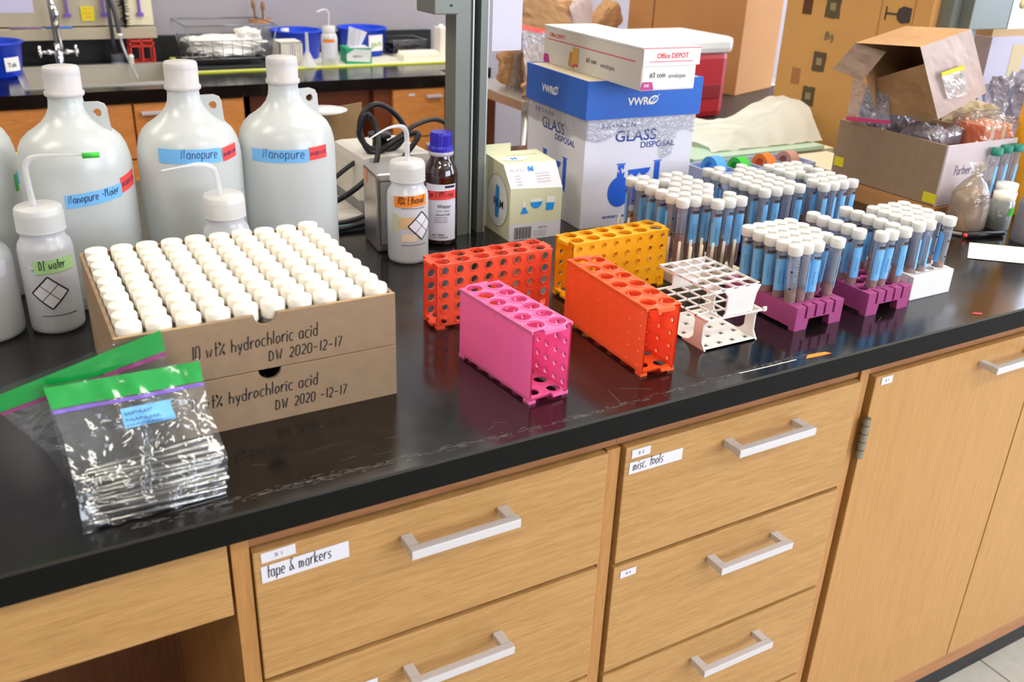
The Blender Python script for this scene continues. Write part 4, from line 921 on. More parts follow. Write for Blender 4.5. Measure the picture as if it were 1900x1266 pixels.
# ------------------------------------------------------------------ back bench
BT = MATS['black_epoxy_top']; BY = 2.32
m = MB(); m.box((-2.5, BY, Z-.038), (1.50, 2.43, Z), BT).box((-2.5, 2.43, Z-.038), (.13, 3.0, Z), BT).box((.61, 2.43, Z-.038), (1.72, 3.0, Z), BT).box((.13, 2.84, Z-.038), (.61, 3.0, Z), BT)
o = m.build('worktop'); tag(o, 'black worktop of the back bench with the sink along the wall', 'countertop')
m = MB().box((-2.5, 2.975, Z), (1.72, 2.999, .992), mat('black_splash', '#121214', .5)); o = m.build('backsplash'); tag(o, 'black backsplash strip behind the sink bench', 'backsplash')
r = root('sink', 'stainless steel sink set into the back bench', 'sink', (.13, 2.43, Z)); SS = mat('sink_steel', '#dad6ca', .33, .8)
m = MB(); X, Y, D = .48, .41, -.13
m.box((-.012, -.012, -.001), (X+.012, .012, .004), SS).box((-.012, Y-.012, -.001), (X+.012, Y+.012, .004), SS).box((-.012, .012, -.001), (.012, Y-.012, .004), SS).box((X-.012, .012, -.001), (X+.012, Y-.012, .004), SS)
m.box((.002, .002, D), (X-.002, Y-.002, D+.004), SS).box((.002, .002, D), (.006, Y-.002, 0), SS).box((X-.006, .002, D), (X-.002, Y-.002, 0), SS).box((.002, .002, D), (X-.002, .006, 0), SS).box((.002, Y-.006, D), (X-.002, Y-.002, 0), SS)
m.build('basin', r)
r = root('sink_cabinet', 'orange-brown oak cabinet under the left part of back bench', 'cabinet', (0, 0, 0))
m = MB(); m.box((-2.5, BY+.04, .1), (.775, 2.99, .75), OAK_BACK).box((-2.5, BY+.03, .75), (.775, 2.41, Z-.039), OAK_BACK).box((.755, BY+.03, .1), (.775, 2.42, Z-.039), MATS['oak_stile']); m.build('body', r)
for x0, x1 in ((-.55, .405), (.412, .748)):
    d = MB().box((x0, BY+.012, .70), (x1, BY+.03, Z-.044), OAK_BACK, bev=.001).build('drawer', r)
    if x0 > 0: MB().box((.43, BY-.012, .838), (.50, BY+.012, .846), ALU).build('handle', d)
for x0, x1 in ((-.55, .08), (.085, .405), (.412, .748)): MB().box((x0, BY+.012, .12), (x1, BY+.03, .694), OAK_BACK, bev=.001).build('door', r)
r = root('knee_space_panel', 'shaded dark brown knee space under the middle of the back bench', 'bench panel')
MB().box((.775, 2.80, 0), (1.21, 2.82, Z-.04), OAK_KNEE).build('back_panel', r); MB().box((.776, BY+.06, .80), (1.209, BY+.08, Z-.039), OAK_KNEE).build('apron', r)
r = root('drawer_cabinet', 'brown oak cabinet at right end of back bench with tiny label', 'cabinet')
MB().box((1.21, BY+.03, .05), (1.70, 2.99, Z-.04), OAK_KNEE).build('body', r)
for z0, z1 in ((.70, .868), (.50, .695), (.12, .495)):
    d = MB().box((1.275, BY+.01, z0), (1.475, BY+.03, z1), OAK_BACK, bev=.001).build('drawer', r)
    if z0 == .70: MB().box((1.335, BY+.008, .845), (1.358, BY+.0101, .853), LABELW).build('number_label', d)
    MB().box((1.40, BY-.01, z1-.03), (1.46, BY+.01, z1-.022), ALU).build('handle', d)
# mats with yellow edge
YE = mat('yellow_edge', '#d8e040', .6)
m = MB(); m.box((.655, 2.60, Z), (1.66, 2.95, Z+.004), mat('bench_paper', '#dcd8c8', .8)).box((.655, 2.585, Z), (1.66, 2.60, Z+.0045), YE).box((.64, 2.585, Z), (.655, 2.95, Z+.0045), YE); o = m.build('bench_mat'); tag(o, 'white absorbent mat with yellow edge on the back bench', 'mat')
MZ = Z+.004
# drying board, ledge and things on it
r = root('drying_board', 'beige board with ledge mounted on the wall above the sink', 'board', (0, 0, 0))
BB = mat('board_beige', '#b9ae96', .6, var=.05, scale=4); m = MB(); m.box((-.6, 2.95, 1.035), (.50, 2.97, 1.75), BB).build('panel', r)
MB().box((.5005, 2.945, 1.035), (.60, 2.97, 1.75), mat('board_cream', '#e2d8b8', .6)).build('end_panel', r); MB().box((-.6, 2.90, .995), (.60, 2.97, 1.03), BB).build('ledge', r)
o = MB().box((.362, 2.945, 1.052), (.405, 2.949, 1.10), TAPE_Y).build('sticky_note'); tag(o, 'yellow sticky note with red writing on the beige board', 'note')
m = MB(); mp = plane((.362, 2.9445, 1.052), (1, 0, 0), (0, 0, 1)); m.hand(mp, 'Pls &', .010, .036, .005, TAPE_RED); m.hand(mp, 'rinse', .008, .022, .0055, TAPE_RED); m.hand(mp, 'sink', .010, .009, .0055, TAPE_RED); m.build('red_writing', o)
PUR = mat('purple_clip', '#7552b5', .5)
for x, wd in ((.318, 'left of the yellow note'), (.436, 'behind the dark faucet hose'), (.556, 'on the cream end right of the brush')):
    m = MB(); m.box((x-.010, 2.925, 1.066), (x+.010, 2.944, 1.078), PUR); m.box((x-.003, 2.935, 1.078), (x+.004, 2.944, 1.14), PUR); o = m.build('hanging_scoop'); tag(o, 'purple plastic holder '+wd, 'holder', 'purple holders on the beige board')
m = MB(); rnd = random.Random(2); m.tube([(.50, 2.925, 1.02), (.505, 2.925, 1.30)], .004, BLACK)
for i in range(420):
    z = rnd.uniform(1.03, 1.22); a = rnd.uniform(0, 2*pi); l = rnd.uniform(.010, .022); c_ = Vector((.50, 2.922, z))
    m.tube([c_, c_+Vector((l*cos(a), -abs(l*sin(a))*.9, rnd.uniform(-.008, .004)))], .0009, BLACK, 3)
o = m.build('bottle_brush'); tag(o, 'black bristly bottle brush hanging on the board above the sink', 'brush')
o = MB().tube([(.24, 2.92, 1.034), (.325, 2.92, 1.034)], .004, mat('blue_pen', '#2f6fd0', .4)).build('pen'); tag(o, 'blue pen lying on the board ledge above the sink', 'pen')
o = MB().tube([(.13, 2.92, 1.034), (.23, 2.92, 1.034)], .004, mat('violet_pen', '#8a6a96', .4)).build('pen'); tag(o, 'faded violet pencil lying on the ledge left of blue pen', 'pencil')
m = MB().box((-.2, 2.60, 1.115), (.195, 2.602, 1.5), mat('pale_sheet', '#c4c0dc', .8)); o = m.build('paper_notice'); tag(o, 'pale lavender sheet hanging at the top left of photo', 'paper')
o = MB().box((.197, 2.60, 1.155), (.222, 2.603, 1.5), film('clear_edge', '#f0f0f4', .5, .1, .1)).build('plastic_sleeve'); tag(o, 'narrow clear plastic sleeve beside the hanging lavender sheet', 'sleeve')
# faucets
r = root('faucet', 'chrome faucet with two cross handles behind the sink', 'faucet', (.265, 2.872, Z)); GP = mat('grey_pipe', '#7d8288', .35, .5)
m = MB(); m.lathe([(.016, 0), (.016, .045), (.011, .05), (.011, .075), (0, .075)], CHROME, 16); m.tube([(0, 0, .05), (-.004, 0, .26)], .0075, GP, 10); m.tube([(.013, -.01, .05), (.009, -.01, .17), (.002, -.01, .22)], .005, CHROME, 10); m.tube([(.004, -.008, .13), (.010, -.01, .165), (.004, -.01, .2)], .011, CHROME, 10); m.build('spout', r)
for s_ in (-1, 1):
    m = MB(); m.tube([(s_*.012, 0, .045), (s_*.055, 0, .045)], [.008, .006], CHROME, 10); m.tube([(s_*.022, 0, .045), (s_*.034, 0, .045)], .011, CHROME, 10); m.tube([(s_*.057, 0, .022), (s_*.057, 0, .068)], [.006, .005], CHROME, 8); m.tube([(s_*.057, -.022, .045), (s_*.057, .022, .045)], .005, CHROME, 8); m.tube([(s_*.056, 0, .045), (s_*.063, 0, .045)], .012, CHROME, 10); m.build('handle', r)
r = root('faucet', 'dark grey deionised water faucet with clear hose into the sink', 'faucet', (.452, 2.872, Z))
DG = mat('dark_grey_pipe', '#3b3c44', .5); m = MB(); m.lathe([(.022, 0), (.022, .007)], mat('blue_grey_ring', '#8296ae', .5), 18); m.lathe([(.022, .007), (.022, .034), (.0, .034)], DG, 18); m.tube([(-.006, 0, .03), (-.009, 0, .26)], .007, DG, 10); m.tube(smooth_path([(-.009, -.005, .25), (.008, -.01, .18), (.014, -.02, .11), (.015, -.02, .10)]), .008, DG, 10); m.build('pipe', r)
m = MB(); m.tube([(.015, -.022, .105), (.015, -.022, .094)], .009, WHITE, 12); m.tube(smooth_path([(.015, -.022, .094), (.022, -.03, .05), (.032, -.09, .0), (.040, -.14, -.03)]), .0045, film('clear_hose', '#e8eaee', .55, .15, .08), 10); m.build('hose', r)
o = MB().lathe([(.004, 0), (.008, .006), (.007, .022), (.010, .03), (.004, .036), (0, .036)], mat('white_knob', '#dfe6dc', .4), 12, (.488, 2.80, Z+.004)).build('valve_knob'); tag(o, 'small white lobed knob in front of the red rack by sink', 'knob')
m = MB(); RD = mat('red_wire_rack', '#d83320', .45); x0, y0, z0, X, Y, H = .497, 2.866, Z, .083, .07, .078; q = .005
for i in (0, .5, 1):
    for j in (0, 1): m.box((x0+i*(X-q), y0+j*(Y-q), z0), (x0+i*(X-q)+q, y0+j*(Y-q)+q, z0+H), RD)
for zz in (0, .055, H-q):
    for j in (0, 1): m.box((x0, y0+j*(Y-q), z0+zz), (x0+X, y0+j*(Y-q)+q, z0+zz+q), RD)
    for i in (0, .5, 1): m.box((x0+i*(X-q), y0, z0+zz), (x0+i*(X-q)+q, y0+Y, z0+zz+q), RD)
o = m.build('test_tube_rack'); tag(o, 'red open plastic test tube rack beside the sink', 'tube rack')
# blue tubs
def tub(x, y, z, R1, R2, H, label, la, txt, lw, lh, lc=INK):
    r = root('blue_tub', label, 'tub', (x, y, z)); m = MB()
    m.lathe([(R1-.008, 0), (R1, .008), (R2, H-.006), (R2+.006, H-.005), (R2+.006, H), (R2-.003, H), (R1-.004, .01), (0, .008)], BLUEP, 48, caps=False); m.lathe([(0, .0), (R1-.008, 0)], BLUEP, 48, caps=False); m.build('tub_body', r)
    m = MB(); Rm = (R1+R2)/2+.0035; mp = cyl(0, 0, Rm, la, H*.22); m.rect(mp, 0, 0, lw, lh, PAPER, 8)
    m.text(mp, txt, lw*.14, lh*.30, lh*.34, lc, e=.0008); m.build('paper_label', r)
tub(.055, 2.70, Z, .082, .094, .108, 'blue plastic tub labelled Tub standing left of the sink', -1.62+.42, 'Tub', .055, .042)
tub(1.095, 2.84, MZ, .082, .094, .103, 'middle blue plastic tub behind the funnel and small wash bottle', -1.95-.60, '', .036, .036)
tub(1.366, 2.86, MZ, .084, .094, .105, 'right blue plastic tub with green lettered label beside tissue box', -1.93+.28, 'garb', .070, .060, mat('green_marker', '#8fb84a', .6))
# wire drying basket on a black tray with paper towels
r = root('wire_basket', 'wire dish basket holding white paper towels on the back bench', 'basket', (.665, 2.63, MZ)); WR = mat('wire_grey', '#8d8f94', .3, .8)
X, Y, z0, z1 = .27, .21, .034, .146; m = MB()
def loop(z, e, rr): m.tube([(-e, -e, z), (X+e, -e, z), (X+e, Y+e, z), (-e, Y+e, z), (-e, -e, z)], rr, WR, 6)
loop(z1, .02, .0028); loop((z0+z1)/2+.005, .008, .0016); loop(z0, 0, .002)
for i in range(9):
    t = i/8; m.tube([(X*t, 0, z0), (X*t, -.008, (z0+z1)/2+.005)], .0013, WR, 5); m.tube([(X*t, Y, z0), (X*t, Y+.008, (z0+z1)/2+.005)], .0013, WR, 5); m.tube([(X*t, 0, z0), (X*t, Y, z0)], .0012, WR, 4)
for i in range(7): m.tube([(0, Y*i/6, z0), (-.02, Y*i/6, z1+.012)], .0013, WR, 5); m.tube([(X, Y*i/6, z0), (X+.008, Y*i/6, (z0+z1)/2)], .0013, WR, 5)
for cx in (0, X):
    for cy in (0, Y): s_ = -1 if cx == 0 else 1; u_ = -1 if cy == 0 else 1; m.tube([(cx+s_*.02, cy+u_*.02, z1), (cx, cy, z0), (cx, cy, .009)], .002, WR, 6)
m.build('wire_frame', r)
def crumple(name, c, s, mt, label, cat, seed, amp=.22, sub=4, rz=0, shape=1.6, group=None, parent=None):
    bm = bmesh.new(); bmesh.ops.create_cube(bm, size=2); bmesh.ops.subdivide_edges(bm, edges=bm.edges[:], cuts=9, use_grid_fill=True)
    vs = []
    for q in bm.verts:
        p = q.co; k_ = (abs(p.x)**6+abs(p.y)**6+abs(p.z)**6)**(1/6); d = p/k_*1.0
        n = noise.noise(d*shape+Vector((seed, 0, 0)))*1.2+abs(noise.noise(d*shape*2.6+Vector((0, seed, 0))))*.9-.3+abs(noise.noise(d*6+Vector((0, 0, seed))))*.4
        d = d*(1+amp*n); vs.append(Vector((d.x*s[0], d.y*s[1], max(d.z, -1)*s[2])))
    m = MB(); bm.verts.index_update(); m.add(vs, [[v.index for v in f.verts] for f in bm.faces], mt, False); bm.free()
    zmin = min(v.z for v in m.v); o = m.build(name, parent); o.location = (c[0], c[1], c[2]-zmin); o.rotation_euler = (0, 0, rz)
    if not parent: tag(o, label, cat, group)
    return o
TOWEL = mat('paper_towel', '#eceae6', .9, bump=.5, bscale=60)
crumple('paper_towels', (.80, 2.745, MZ+.034), (.125, .085, .030), TOWEL, 'crumpled white paper towels lying inside the wire basket', 'paper towels', 3.1, .25)
crumple('paper_towels', (.885, 2.74, MZ+.075), (.034, .06, .022), TOWEL, 'raised white paper towel clump at right of wire basket', 'paper towels', 6.4, .3)
m = MB(); m.box((.655, 2.612, MZ), (.955, 2.90, MZ+.004), BLACK).box((.655, 2.612, MZ), (.955, 2.618, MZ+.014), BLACK).box((.949, 2.612, MZ), (.955, 2.9, MZ+.014), BLACK).box((.655, 2.612, MZ), (.661, 2.9, MZ+.014), BLACK); o = m.build('drip_tray'); tag(o, 'black drip tray under the wire basket', 'tray')
# beaker with brushes, small things
r = root('beaker', 'tall cloudy plastic beaker holding wooden brushes beside wire basket', 'beaker', (.985, 2.93, MZ)); m = MB(); m.lathe([(.034, 0), (.036, .003), (.042, .135), (.044, .137)], milky('beaker_plastic', '#c8ccd8', .4, .35), 28, caps=False); m.build('beaker_wall', r)
MB().lathe([(.0421, .120), (.0432, .136)], mat('amber_band', '#c98a56', .5), 28, caps=False).build('rim_band', r)
for dx, h in ((-.02, .20), (.012, .195)):
    o = MB().tube([(.985+dx*.6, 2.93, MZ+.01), (.985+dx, 2.93, MZ+h-.035), (.985+dx*1.1, 2.93, MZ+h-.02), (.985+dx*1.15, 2.93, MZ+h)], [.004, .004, .009, .007], mat('wood_brush', '#8a6440', .6), 8).build('wooden_brush'); tag(o, 'brown wooden brush standing in the beaker, '+('left one' if dx < 0 else 'right one'), 'brush')
r = root('small_bottle', 'small capped bottle with green and white label behind the basket', 'bottle', (1.075, 2.93, MZ+.0)); m = MB(); m.lathe([(.02, 0), (.02, .075), (.018, .08)], WHITE, 18); m.build('bottle_body', r); MB().lathe([(.0205, .062), (.0205, .076)], TAPE_GR, 18, caps=False).build('green_label', r); MB().lathe([(.018, .08), (.018, .098), (0, .098)], mat('cream_cap', '#e0dcc0', .5), 18).build('cap', r)
m = MB(); x0, y0, X, Y, H = .965, 2.63, .085, .09, .085; m.box((x0, y0, MZ+H-.006), (x0+X, y0+Y, MZ+H), CAPV); 
for i in range(10): m.box((x0+X*i/10, y0, MZ), (x0+X*i/10+.004, y0+.003, MZ+H), CAPV); m.box((x0+X*i/10, y0+Y-.003, MZ), (x0+X*i/10+.004, y0+Y, MZ+H), CAPV)
for i in range(9): m.box((x0, y0+Y*i/9, MZ), (x0+.003, y0+Y*i/9+.004, MZ+H), CAPV); m.box((x0+X-.003, y0+Y*i/9, MZ), (x0+X, y0+Y*i/9+.004, MZ+H), CAPV)
m.box((x0, y0, MZ), (x0+X, y0+.003, MZ+.012), CAPV); m.box((x0, y0, MZ), (x0+.003, y0+Y, MZ+.012), CAPV)
o = m.build('slotted_rack'); tag(o, 'white slotted plastic rack left of the funnel on back bench', 'rack')
r = root('funnel', 'white translucent funnel standing upside down on back bench', 'funnel', (1.063, 2.615, MZ)); m = MB(); m.lathe([(.034, 0), (.033, .002), (.008, .050), (.0065, .055), (.005, .118)], milky('funnel_plastic', '#eceef2', .4, .25), 24, caps=False); m.build('cone', r)
wb = root('wash_bottle', 'small wash bottle with orange label before the middle blue tub', 'bottle', (1.150, 2.625, MZ)); m = MB(); m.lathe([(.028, 0), (.030, .004), (.030, .098), (.026, .110), (.022, .113)], BOTTLE, 28); m.build('bottle_body', wb)
MB().lathe([(.0235, .113), (.0235, .138), (0, .138)], BOTCAP, 24).build('cap', wb); P = smooth_path([(0, 0, .138), (.002, 0, .175), (-.004, 0, .190), (-.02, -.004, .193), (-.045, -.01, .186)]); MB().tube(P, .0036, BOTCAP, 8).build('spout', wb)
m = MB(); mp = cyl(0, 0, .0303, -1.95-.75, 0); m.rect(mp, 0, .028, .045, .082, LABELW, 8); m.rect(mp, .0, .083, .045, .094, TAPE_OR, 8, .0003); m.build('label', wb)
r = root('tissue_box', 'green and white tissue box with tissue pulled up, back bench', 'tissue box', (1.215, 2.625, MZ), -.12); m = MB(); m.box((0, 0, 0), (.095, .11, .055), mat('tissue_green', '#1f9f68', .6)); fp = plane((0, -.0003, 0), (1, 0, 0), (0, 0, 1)); blob(fp, [(.0, .012), (.088, .006), (.094, .05), (.030, .054), (.0, .035)], LABELW); m.text(fp, 'KIMTECH', .022, .024, .007, INK, xs=.9, e=.0008); blob(plane((0, 0, .0555), (1, 0, 0), (0, 1, 0)), [(.02, .02), (.09, .01), (.09, .1), (.02, .1)], LABELW); m.build('carton', r)
o = MB(); vs = []; fs = []
for i in range(13):
    for j in range(7): t = i/12; q = j/6; vs.append((.016+.05*t*(1+.25*q)+.012*q, .055+.012*sin(t*9+q*2), .053+q*(.075-.02*t)))
for i in range(12):
    for j in range(6): k_ = i*7+j; fs.append((k_, k_+7, k_+8, k_+1))
o.add(vs, fs, milky('tissue', '#f2f2f6', .5), True); o.build('tissue', r)
o = MB(); o.box((1.445, 2.625, MZ), (1.60, 2.70, MZ+.022), CAPV)
for i in range(12):
    for j in range(5): o.lathe([(.0055, .021), (.0045, .030), (.001, .036)], CAPV, 8, (1.453+i*.0125, 2.633+j*.0145, MZ))
o = o.build('tip_rack'); tag(o, 'low white rack of pointed pipette tips near the cart handle', 'tip rack')
m = MB(); m.box((1.455, 2.76, MZ), (1.60, 2.90, MZ+.012), STEEL)
for i in range(14):
    m.tube([(1.46+i*.0103, 2.76, MZ+.01), (1.46+i*.0103, 2.755, MZ+.062)], .0012, WR, 5)
m.tube([(1.455, 2.755, MZ+.062), (1.60, 2.755, MZ+.062)], .002, WR, 6); m.tube([(1.455, 2.9, MZ+.062), (1.60, 2.9, MZ+.062), (1.60, 2.755, MZ+.062)], .002, WR, 6)
o = m.build('wire_rack'); tag(o, 'grey wire rack behind the white tip rack', 'rack')
crumple('black_stoppers', (1.53, 2.83, MZ+.013), (.06, .05, .018), BLACK, 'dark stoppers piled in the grey wire rack', 'stoppers', 9.2, .3)
for i in range(2):
    r = root('white_canister', 'tall white square canister, %s, at the back bench end' % ('left one' if i == 0 else 'right one'), 'canister', (1.645+i*.036, 2.72, Z)); m = MB(); m.box((-.016, -.03, 0), (.016, .03, .118), CAPV, bev=.003); m.build('canister_body', r); MB().lathe([(.009, .118), (.009, .128), (0, .128)], CAPV, 14).build('cap', r)

# ------------------------------------------------------------------ steel cart and dark table behind
r = root('steel_cart', 'stainless steel cart with curved handle, crowded with paper bags', 'cart'); ZC = .90
m = MB(); m.box((1.53, 1.86, ZC-.035), (2.75, 2.28, ZC), SS, bev=.004); m.build('top', r)
for x in (1.56, 2.70):
    for y in (1.89, 2.25): MB().tube([(x, y, .06), (x, y, ZC-.03)], .012, STEEL, 10).build('leg', r)
MB().box((1.54, 1.87, .30), (2.74, 2.27, .32), SS).build('shelf', r)
MB().tube(smooth_path([(1.55, 2.20, ZC-.005), (1.525, 2.24, ZC+.0), (1.497, 2.30, ZC+.02), (1.485, 2.33, ZC+.026)]), .011, CHROME, 10).build('handle', r)
r = root('dark_table', 'dark brown table carrying the red cooler and big carton', 'table'); DW = mat('dark_table_top', '#2c1d18', .5)
MB().box((1.72, 1.36, ZC-.03), (3.4, 1.845, ZC), DW).build('table_top', r)
for x in (1.74, 3.34):
    for y in (1.38, 1.79): MB().box((x, y, 0), (x+.04, y+.04, ZC-.03), DW).build('leg', r)
# things on the cart: clear bag of brown envelopes
r = root('sample_bag', 'clear zip bag with red seal full of brown envelopes on cart', 'bag', (1.62, 1.93, ZC), .05)
m = MB()
fs_ = bag_surface([(0, -.045, .0, .002), (.35, -.055, -.02, .06), (1, -.035, .05, .222)], [(0, .20, .0, .002), (.35, .205, -.02, .06), (1, .20, .05, .170)], .02, 4.4)
bk_ = bag_surface([(0, -.045, .10, .002), (1, -.035, .06, .222)], [(0, .20, .10, .002), (1, .20, .06, .170)], .006, 7.4)
sheet(m, fs_, 0, 1, 0, 1, FILM2, 26, 26); sheet(m, bk_, 0, 1, 0, 1, FILM2, 20, 20); m.build('film', r); m = MB(); sheet(m, fs_, 0, 1, .91, 1, mat('red_seal', '#e8493e', .4), 20, 2, .001); m.build('red_seal', r)
def envl(c, s, rot, label, seed, mt=KRAFT, g='brown paper envelopes heaped on the cart'):
    o = crumple('paper_envelope', c, s, mt, label, 'envelope', seed, .16, group=g); o.rotation_euler = rot; return o
envl((1.68, 1.985, ZC+.003), (.075, .018, .075), (0, 0, .1), 'brown paper envelope inside the red-sealed clear bag, left one', 1.1)
envl((1.77, 1.988, ZC+.003), (.045, .018, .060), (0, 0, -.1), 'brown paper envelope inside the red-sealed clear bag, right one', 2.3)
o = crumple('white_gauze', (1.715, 1.905, ZC+.035), (.06, .012, .02), WHITE, 'white taped bundle at the front of the red-sealed bag', 'bundle', 1.9, .3)
envl((1.60, 1.875, ZC+.003), (.07, .012, .028), (0, 0, .2), 'low brown paper envelope at left edge of the cart', 3.2)
envl((1.70, 2.06, ZC+.155), (.13, .045, .075), (0, .1, .1), 'large crumpled brown envelope heap topping the clear bag', 4.6)
envl((1.68, 2.10, ZC+.003), (.10, .035, .058), (0, 0, 0), 'brown paper sack under the envelope heap', 4.9)
envl((1.86, 2.07, ZC+.10), (.06, .035, .10), (0, -.15, .3), 'brown folded envelope leaning right of the heap', 5.9, KRAFTL)
envl((2.02, 2.13, ZC+.16), (.07, .03, .05), (.1, -.6, .2), 'brown envelope jutting to the right above pink bag', 7.7)
crumple('pink_bag', (1.965, 2.07, ZC+.002), (.085, .045, .06), film('pink_film', '#e89ab8', .45, .1, .15, '#d8608c'), 'pink-tinted plastic bag on the cart behind the envelope box', 'bag', 2.8, .25)
# cooler
r = root('cooler', 'red cooler with white lid on the dark table behind blue carton', 'cooler', (1.675, 1.43, ZC)); RC = mat('cooler_red', '#b3151a', .4)
MB().box((0, 0, 0), (.322, .24, .195), RC, bev=.02).build('cooler_body', r); MB().box((-.006, -.006, .19), (.330, .246, .238), WHITE, bev=.016).build('lid', r); MB().box((.20, -.004, .06), (.30, .0, .10), mat('cooler_red_dark', '#8e1014', .4), bev=.0015).build('grip', r)
# big cartons
r = root('large_carton', 'large brown carton standing on the dark table behind the cooler', 'box', (2.30, 1.71, ZC+.001), radians(20))
MB().box((0, 0, 0), (.28, .47, .62), CARD_SH).build('carton_body', r); MB().box((-.0012, .36, 0), (-.0002, .364, .62), mat('carton_seam', '#6d4826', .8)).build('seam', r)
r = root('large_carton', 'tall flattened tan carton with wine glass symbol and grey tape patches', 'box', (1.893, 1.125, Z), radians(-86.5))
m = MB(); W_ = .425; m.box((0, 0, .0), (W_, .035, .62), CARD_BIG); m.build('carton_body', r)
fp = plane((0, -.0004, 0), (1, 0, 0), (0, 0, 1)); TP = mat('grey_patch', '#7d6d50', .7)
for u, v, s_ in ((.150, .350, .036), (.135, .215, .032), (.118, .125, .032)):
    m = MB(); rnd = random.Random(int(u*999)); pts = []
    for i in range(24):
        a = 2*pi*i/24; q = max(abs(cos(a)), abs(sin(a))); pts.append((u+s_*cos(a)/q*.62*(1+rnd.uniform(-.06, .06)), v+s_*sin(a)/q*.75*(1+rnd.uniform(-.06, .06))))
    blob(fp, pts, TP); m.build('tape_patch', r) if False else None
    m.add([fp(x, y, .0005) for x, y in pts], [list(range(24))], TP); m.rect(fp, u-.009, v-.009, u+.009, v+.009, mat('patch_light', '#927f58', .8), 1, .0009); m.build('tape_patch', r)
m = MB(); SL = mat('slot_dark', '#5a3018', .8); m.rect(fp, .055, .325, .085, .375, SL, 1, .0004); m.build('slot', r); m = MB(); m.rect(fp, .052, .150, .080, .190, mat('slot_brown', '#a06c42', .8), 1, .0004); m.build('slot', r)
m = MB(); GI = mat('glass_symbol', '#3d3630', .7); cx = .335
m.stroke(fp, [[(cx-.045, .295), (cx+.045, .295), (cx+.045, .40), (cx-.045, .40), (cx-.045, .295)]], .0012, MATS['carton_seam'], .0006)
m.add([fp(cx+x, .35+y, .0006) for x, y in ((.038, -.016), (.038, .016), (.015, .019), (.003, .012), (-.001, 0), (.003, -.012), (.015, -.019))], [list(range(7))], GI); m.stroke(fp, [[(cx, .35), (cx-.03, .35)]], .004, GI, .0007); m.stroke(fp, [[(cx-.03, .335), (cx-.03, .365)]], .004, GI, .0007); m.build('printed_symbol', r)
m = MB(); m.hand(fp, 'Big', .140, .272, .010, TP, wd=.004, e=.0006); m.build('marker_writing', r)

# ------------------------------------------------------------------ tape tray, green board, draped sheet
m = MB(); m.box((1.40, .84, Z), (1.84, 1.17, Z+.030), mat('cream_box', '#dcd2b4', .7)); o = m.build('flat_box'); tag(o, 'flat cream box under the pale green board, beside tall tan carton', 'box')
m = MB(); m.box((1.385, .835, Z+.031), (1.80, 1.12, Z+.040), mat('green_glass', '#b4d4bc', .25)); o = m.build('green_board'); tag(o, 'pale green board lying under the crumpled white sheet', 'board')
m = MB(); m.box((1.655, .665, Z), (1.80, .825, Z+.028), MATS['cream_box']); o = m.build('flat_box'); tag(o, 'small cream box between tape rolls and the cardboard sample box', 'box')
r = root('draped_sheet', 'crumpled white translucent sheet on the pale green board', 'sheet'); m = MB(); vs = []; fs = []; nu, nv = 40, 24
for i in range(nu+1):
    for j in range(nv+1):
        u, v = i/nu, j/nv; x = 1.47+.36*u+.04*u*v; y = .87+.20*v; top = .012+.012*sin(u*9)+.058*(u**1.3); prof_ = sin(min(1, v*1.7)*pi/2)
        z = Z+.042+top*prof_+.010*abs(noise.noise((u*5, v*4, 1)))+.004*noise.noise((u*14, v*12, 2)); vs.append((x+.02*noise.noise((v*3, 1, u)), y, z))
for i in range(nu):
    for j in range(nv): k_ = i*(nv+1)+j; fs.append((k_, k_+nv+1, k_+nv+2, k_+1))
m.add(vs, fs, milky('sheet_white', '#eeece2', .35, .05, .35), True); m.build('sheet', r)
r = root('tape_tray', 'pale tray holding coloured tape rolls behind the tube racks', 'tray', (1.345, .715, Z)); TL = mat('tray_lavender', '#b6c0e0', .5); m = MB()
m.box((0, 0, 0), (.30, .10, .004), TL).box((0, 0, .004), (.30, .004, .040), TL).box((0, .096, .004), (.30, .10, .040), TL).box((0, .004, .004), (.004, .096, .040), TL).box((.296, .004, .004), (.30, .096, .040), TL)
for x in (.075, .15, .225): m.box((x, .004, .004), (x+.003, .096, .038), TL)
m.build('tray_body', r)
for x, c_, nm, R0 in ((1.384, '#4f9fe6', 'blue', .029), (1.458, '#3fc23c', 'green', .025), (1.533, '#f07a2a', 'orange', .026), (1.607, '#c79484', 'brownish pink', .026)):
    mt = mat('roll_'+nm.split()[0], c_, .5); M_ = Matrix.Translation((x-.013, .765, Z+.006+R0)) @ Matrix.Rotation(pi/2, 4, 'Y')
    m = MB(); m.lathe([(R0*.6, 0), (R0, 0), (R0, .026), (R0*.6, .026), (R0*.6, 0)], mt, 36, caps=False, M=M_, smooth=False); o = m.build('tape_roll'); tag(o, '%s tape roll standing in the pale tray' % nm, 'tape roll', 'coloured tape rolls in the tray')

# ------------------------------------------------------------------ sample box and its surroundings
m = MB(); m.box((1.600, .358, Z), (1.86, .66, Z+.034), CARD_SH); m.prism([(.0, 0), (.30, 0), (.30, .03), (.0, .03)], 0, .002, CARD_SH, Matrix(((0, 0, -1, 1.598), (1, 0, 0, .358), (0, 1, 0, Z), (0, 0, 0, 1)))); o = m.build('flat_carton'); tag(o, 'flat brown carton underneath the cardboard sample box', 'box')
r = root('sample_box', 'open cardboard box of bagged soil samples with yellow tape pieces', 'box', (1.603, .361, Z+.036)); X, Y, H, t = .215, .27, .120, .004
LW = mat('box_side_pale', '#cdbfc0', .8); m = MB(); m.box((0, 0, 0), (X, t, H), LW).box((0, Y-t, 0), (X, Y, H), CARD).box((0, t, 0), (t, Y-t, H), CARD).box((X-t, t, 0), (X, Y-t, H), CARD).box((t, t, 0), (X-t, Y-t, t), CARD); m.build('box_walls', r)
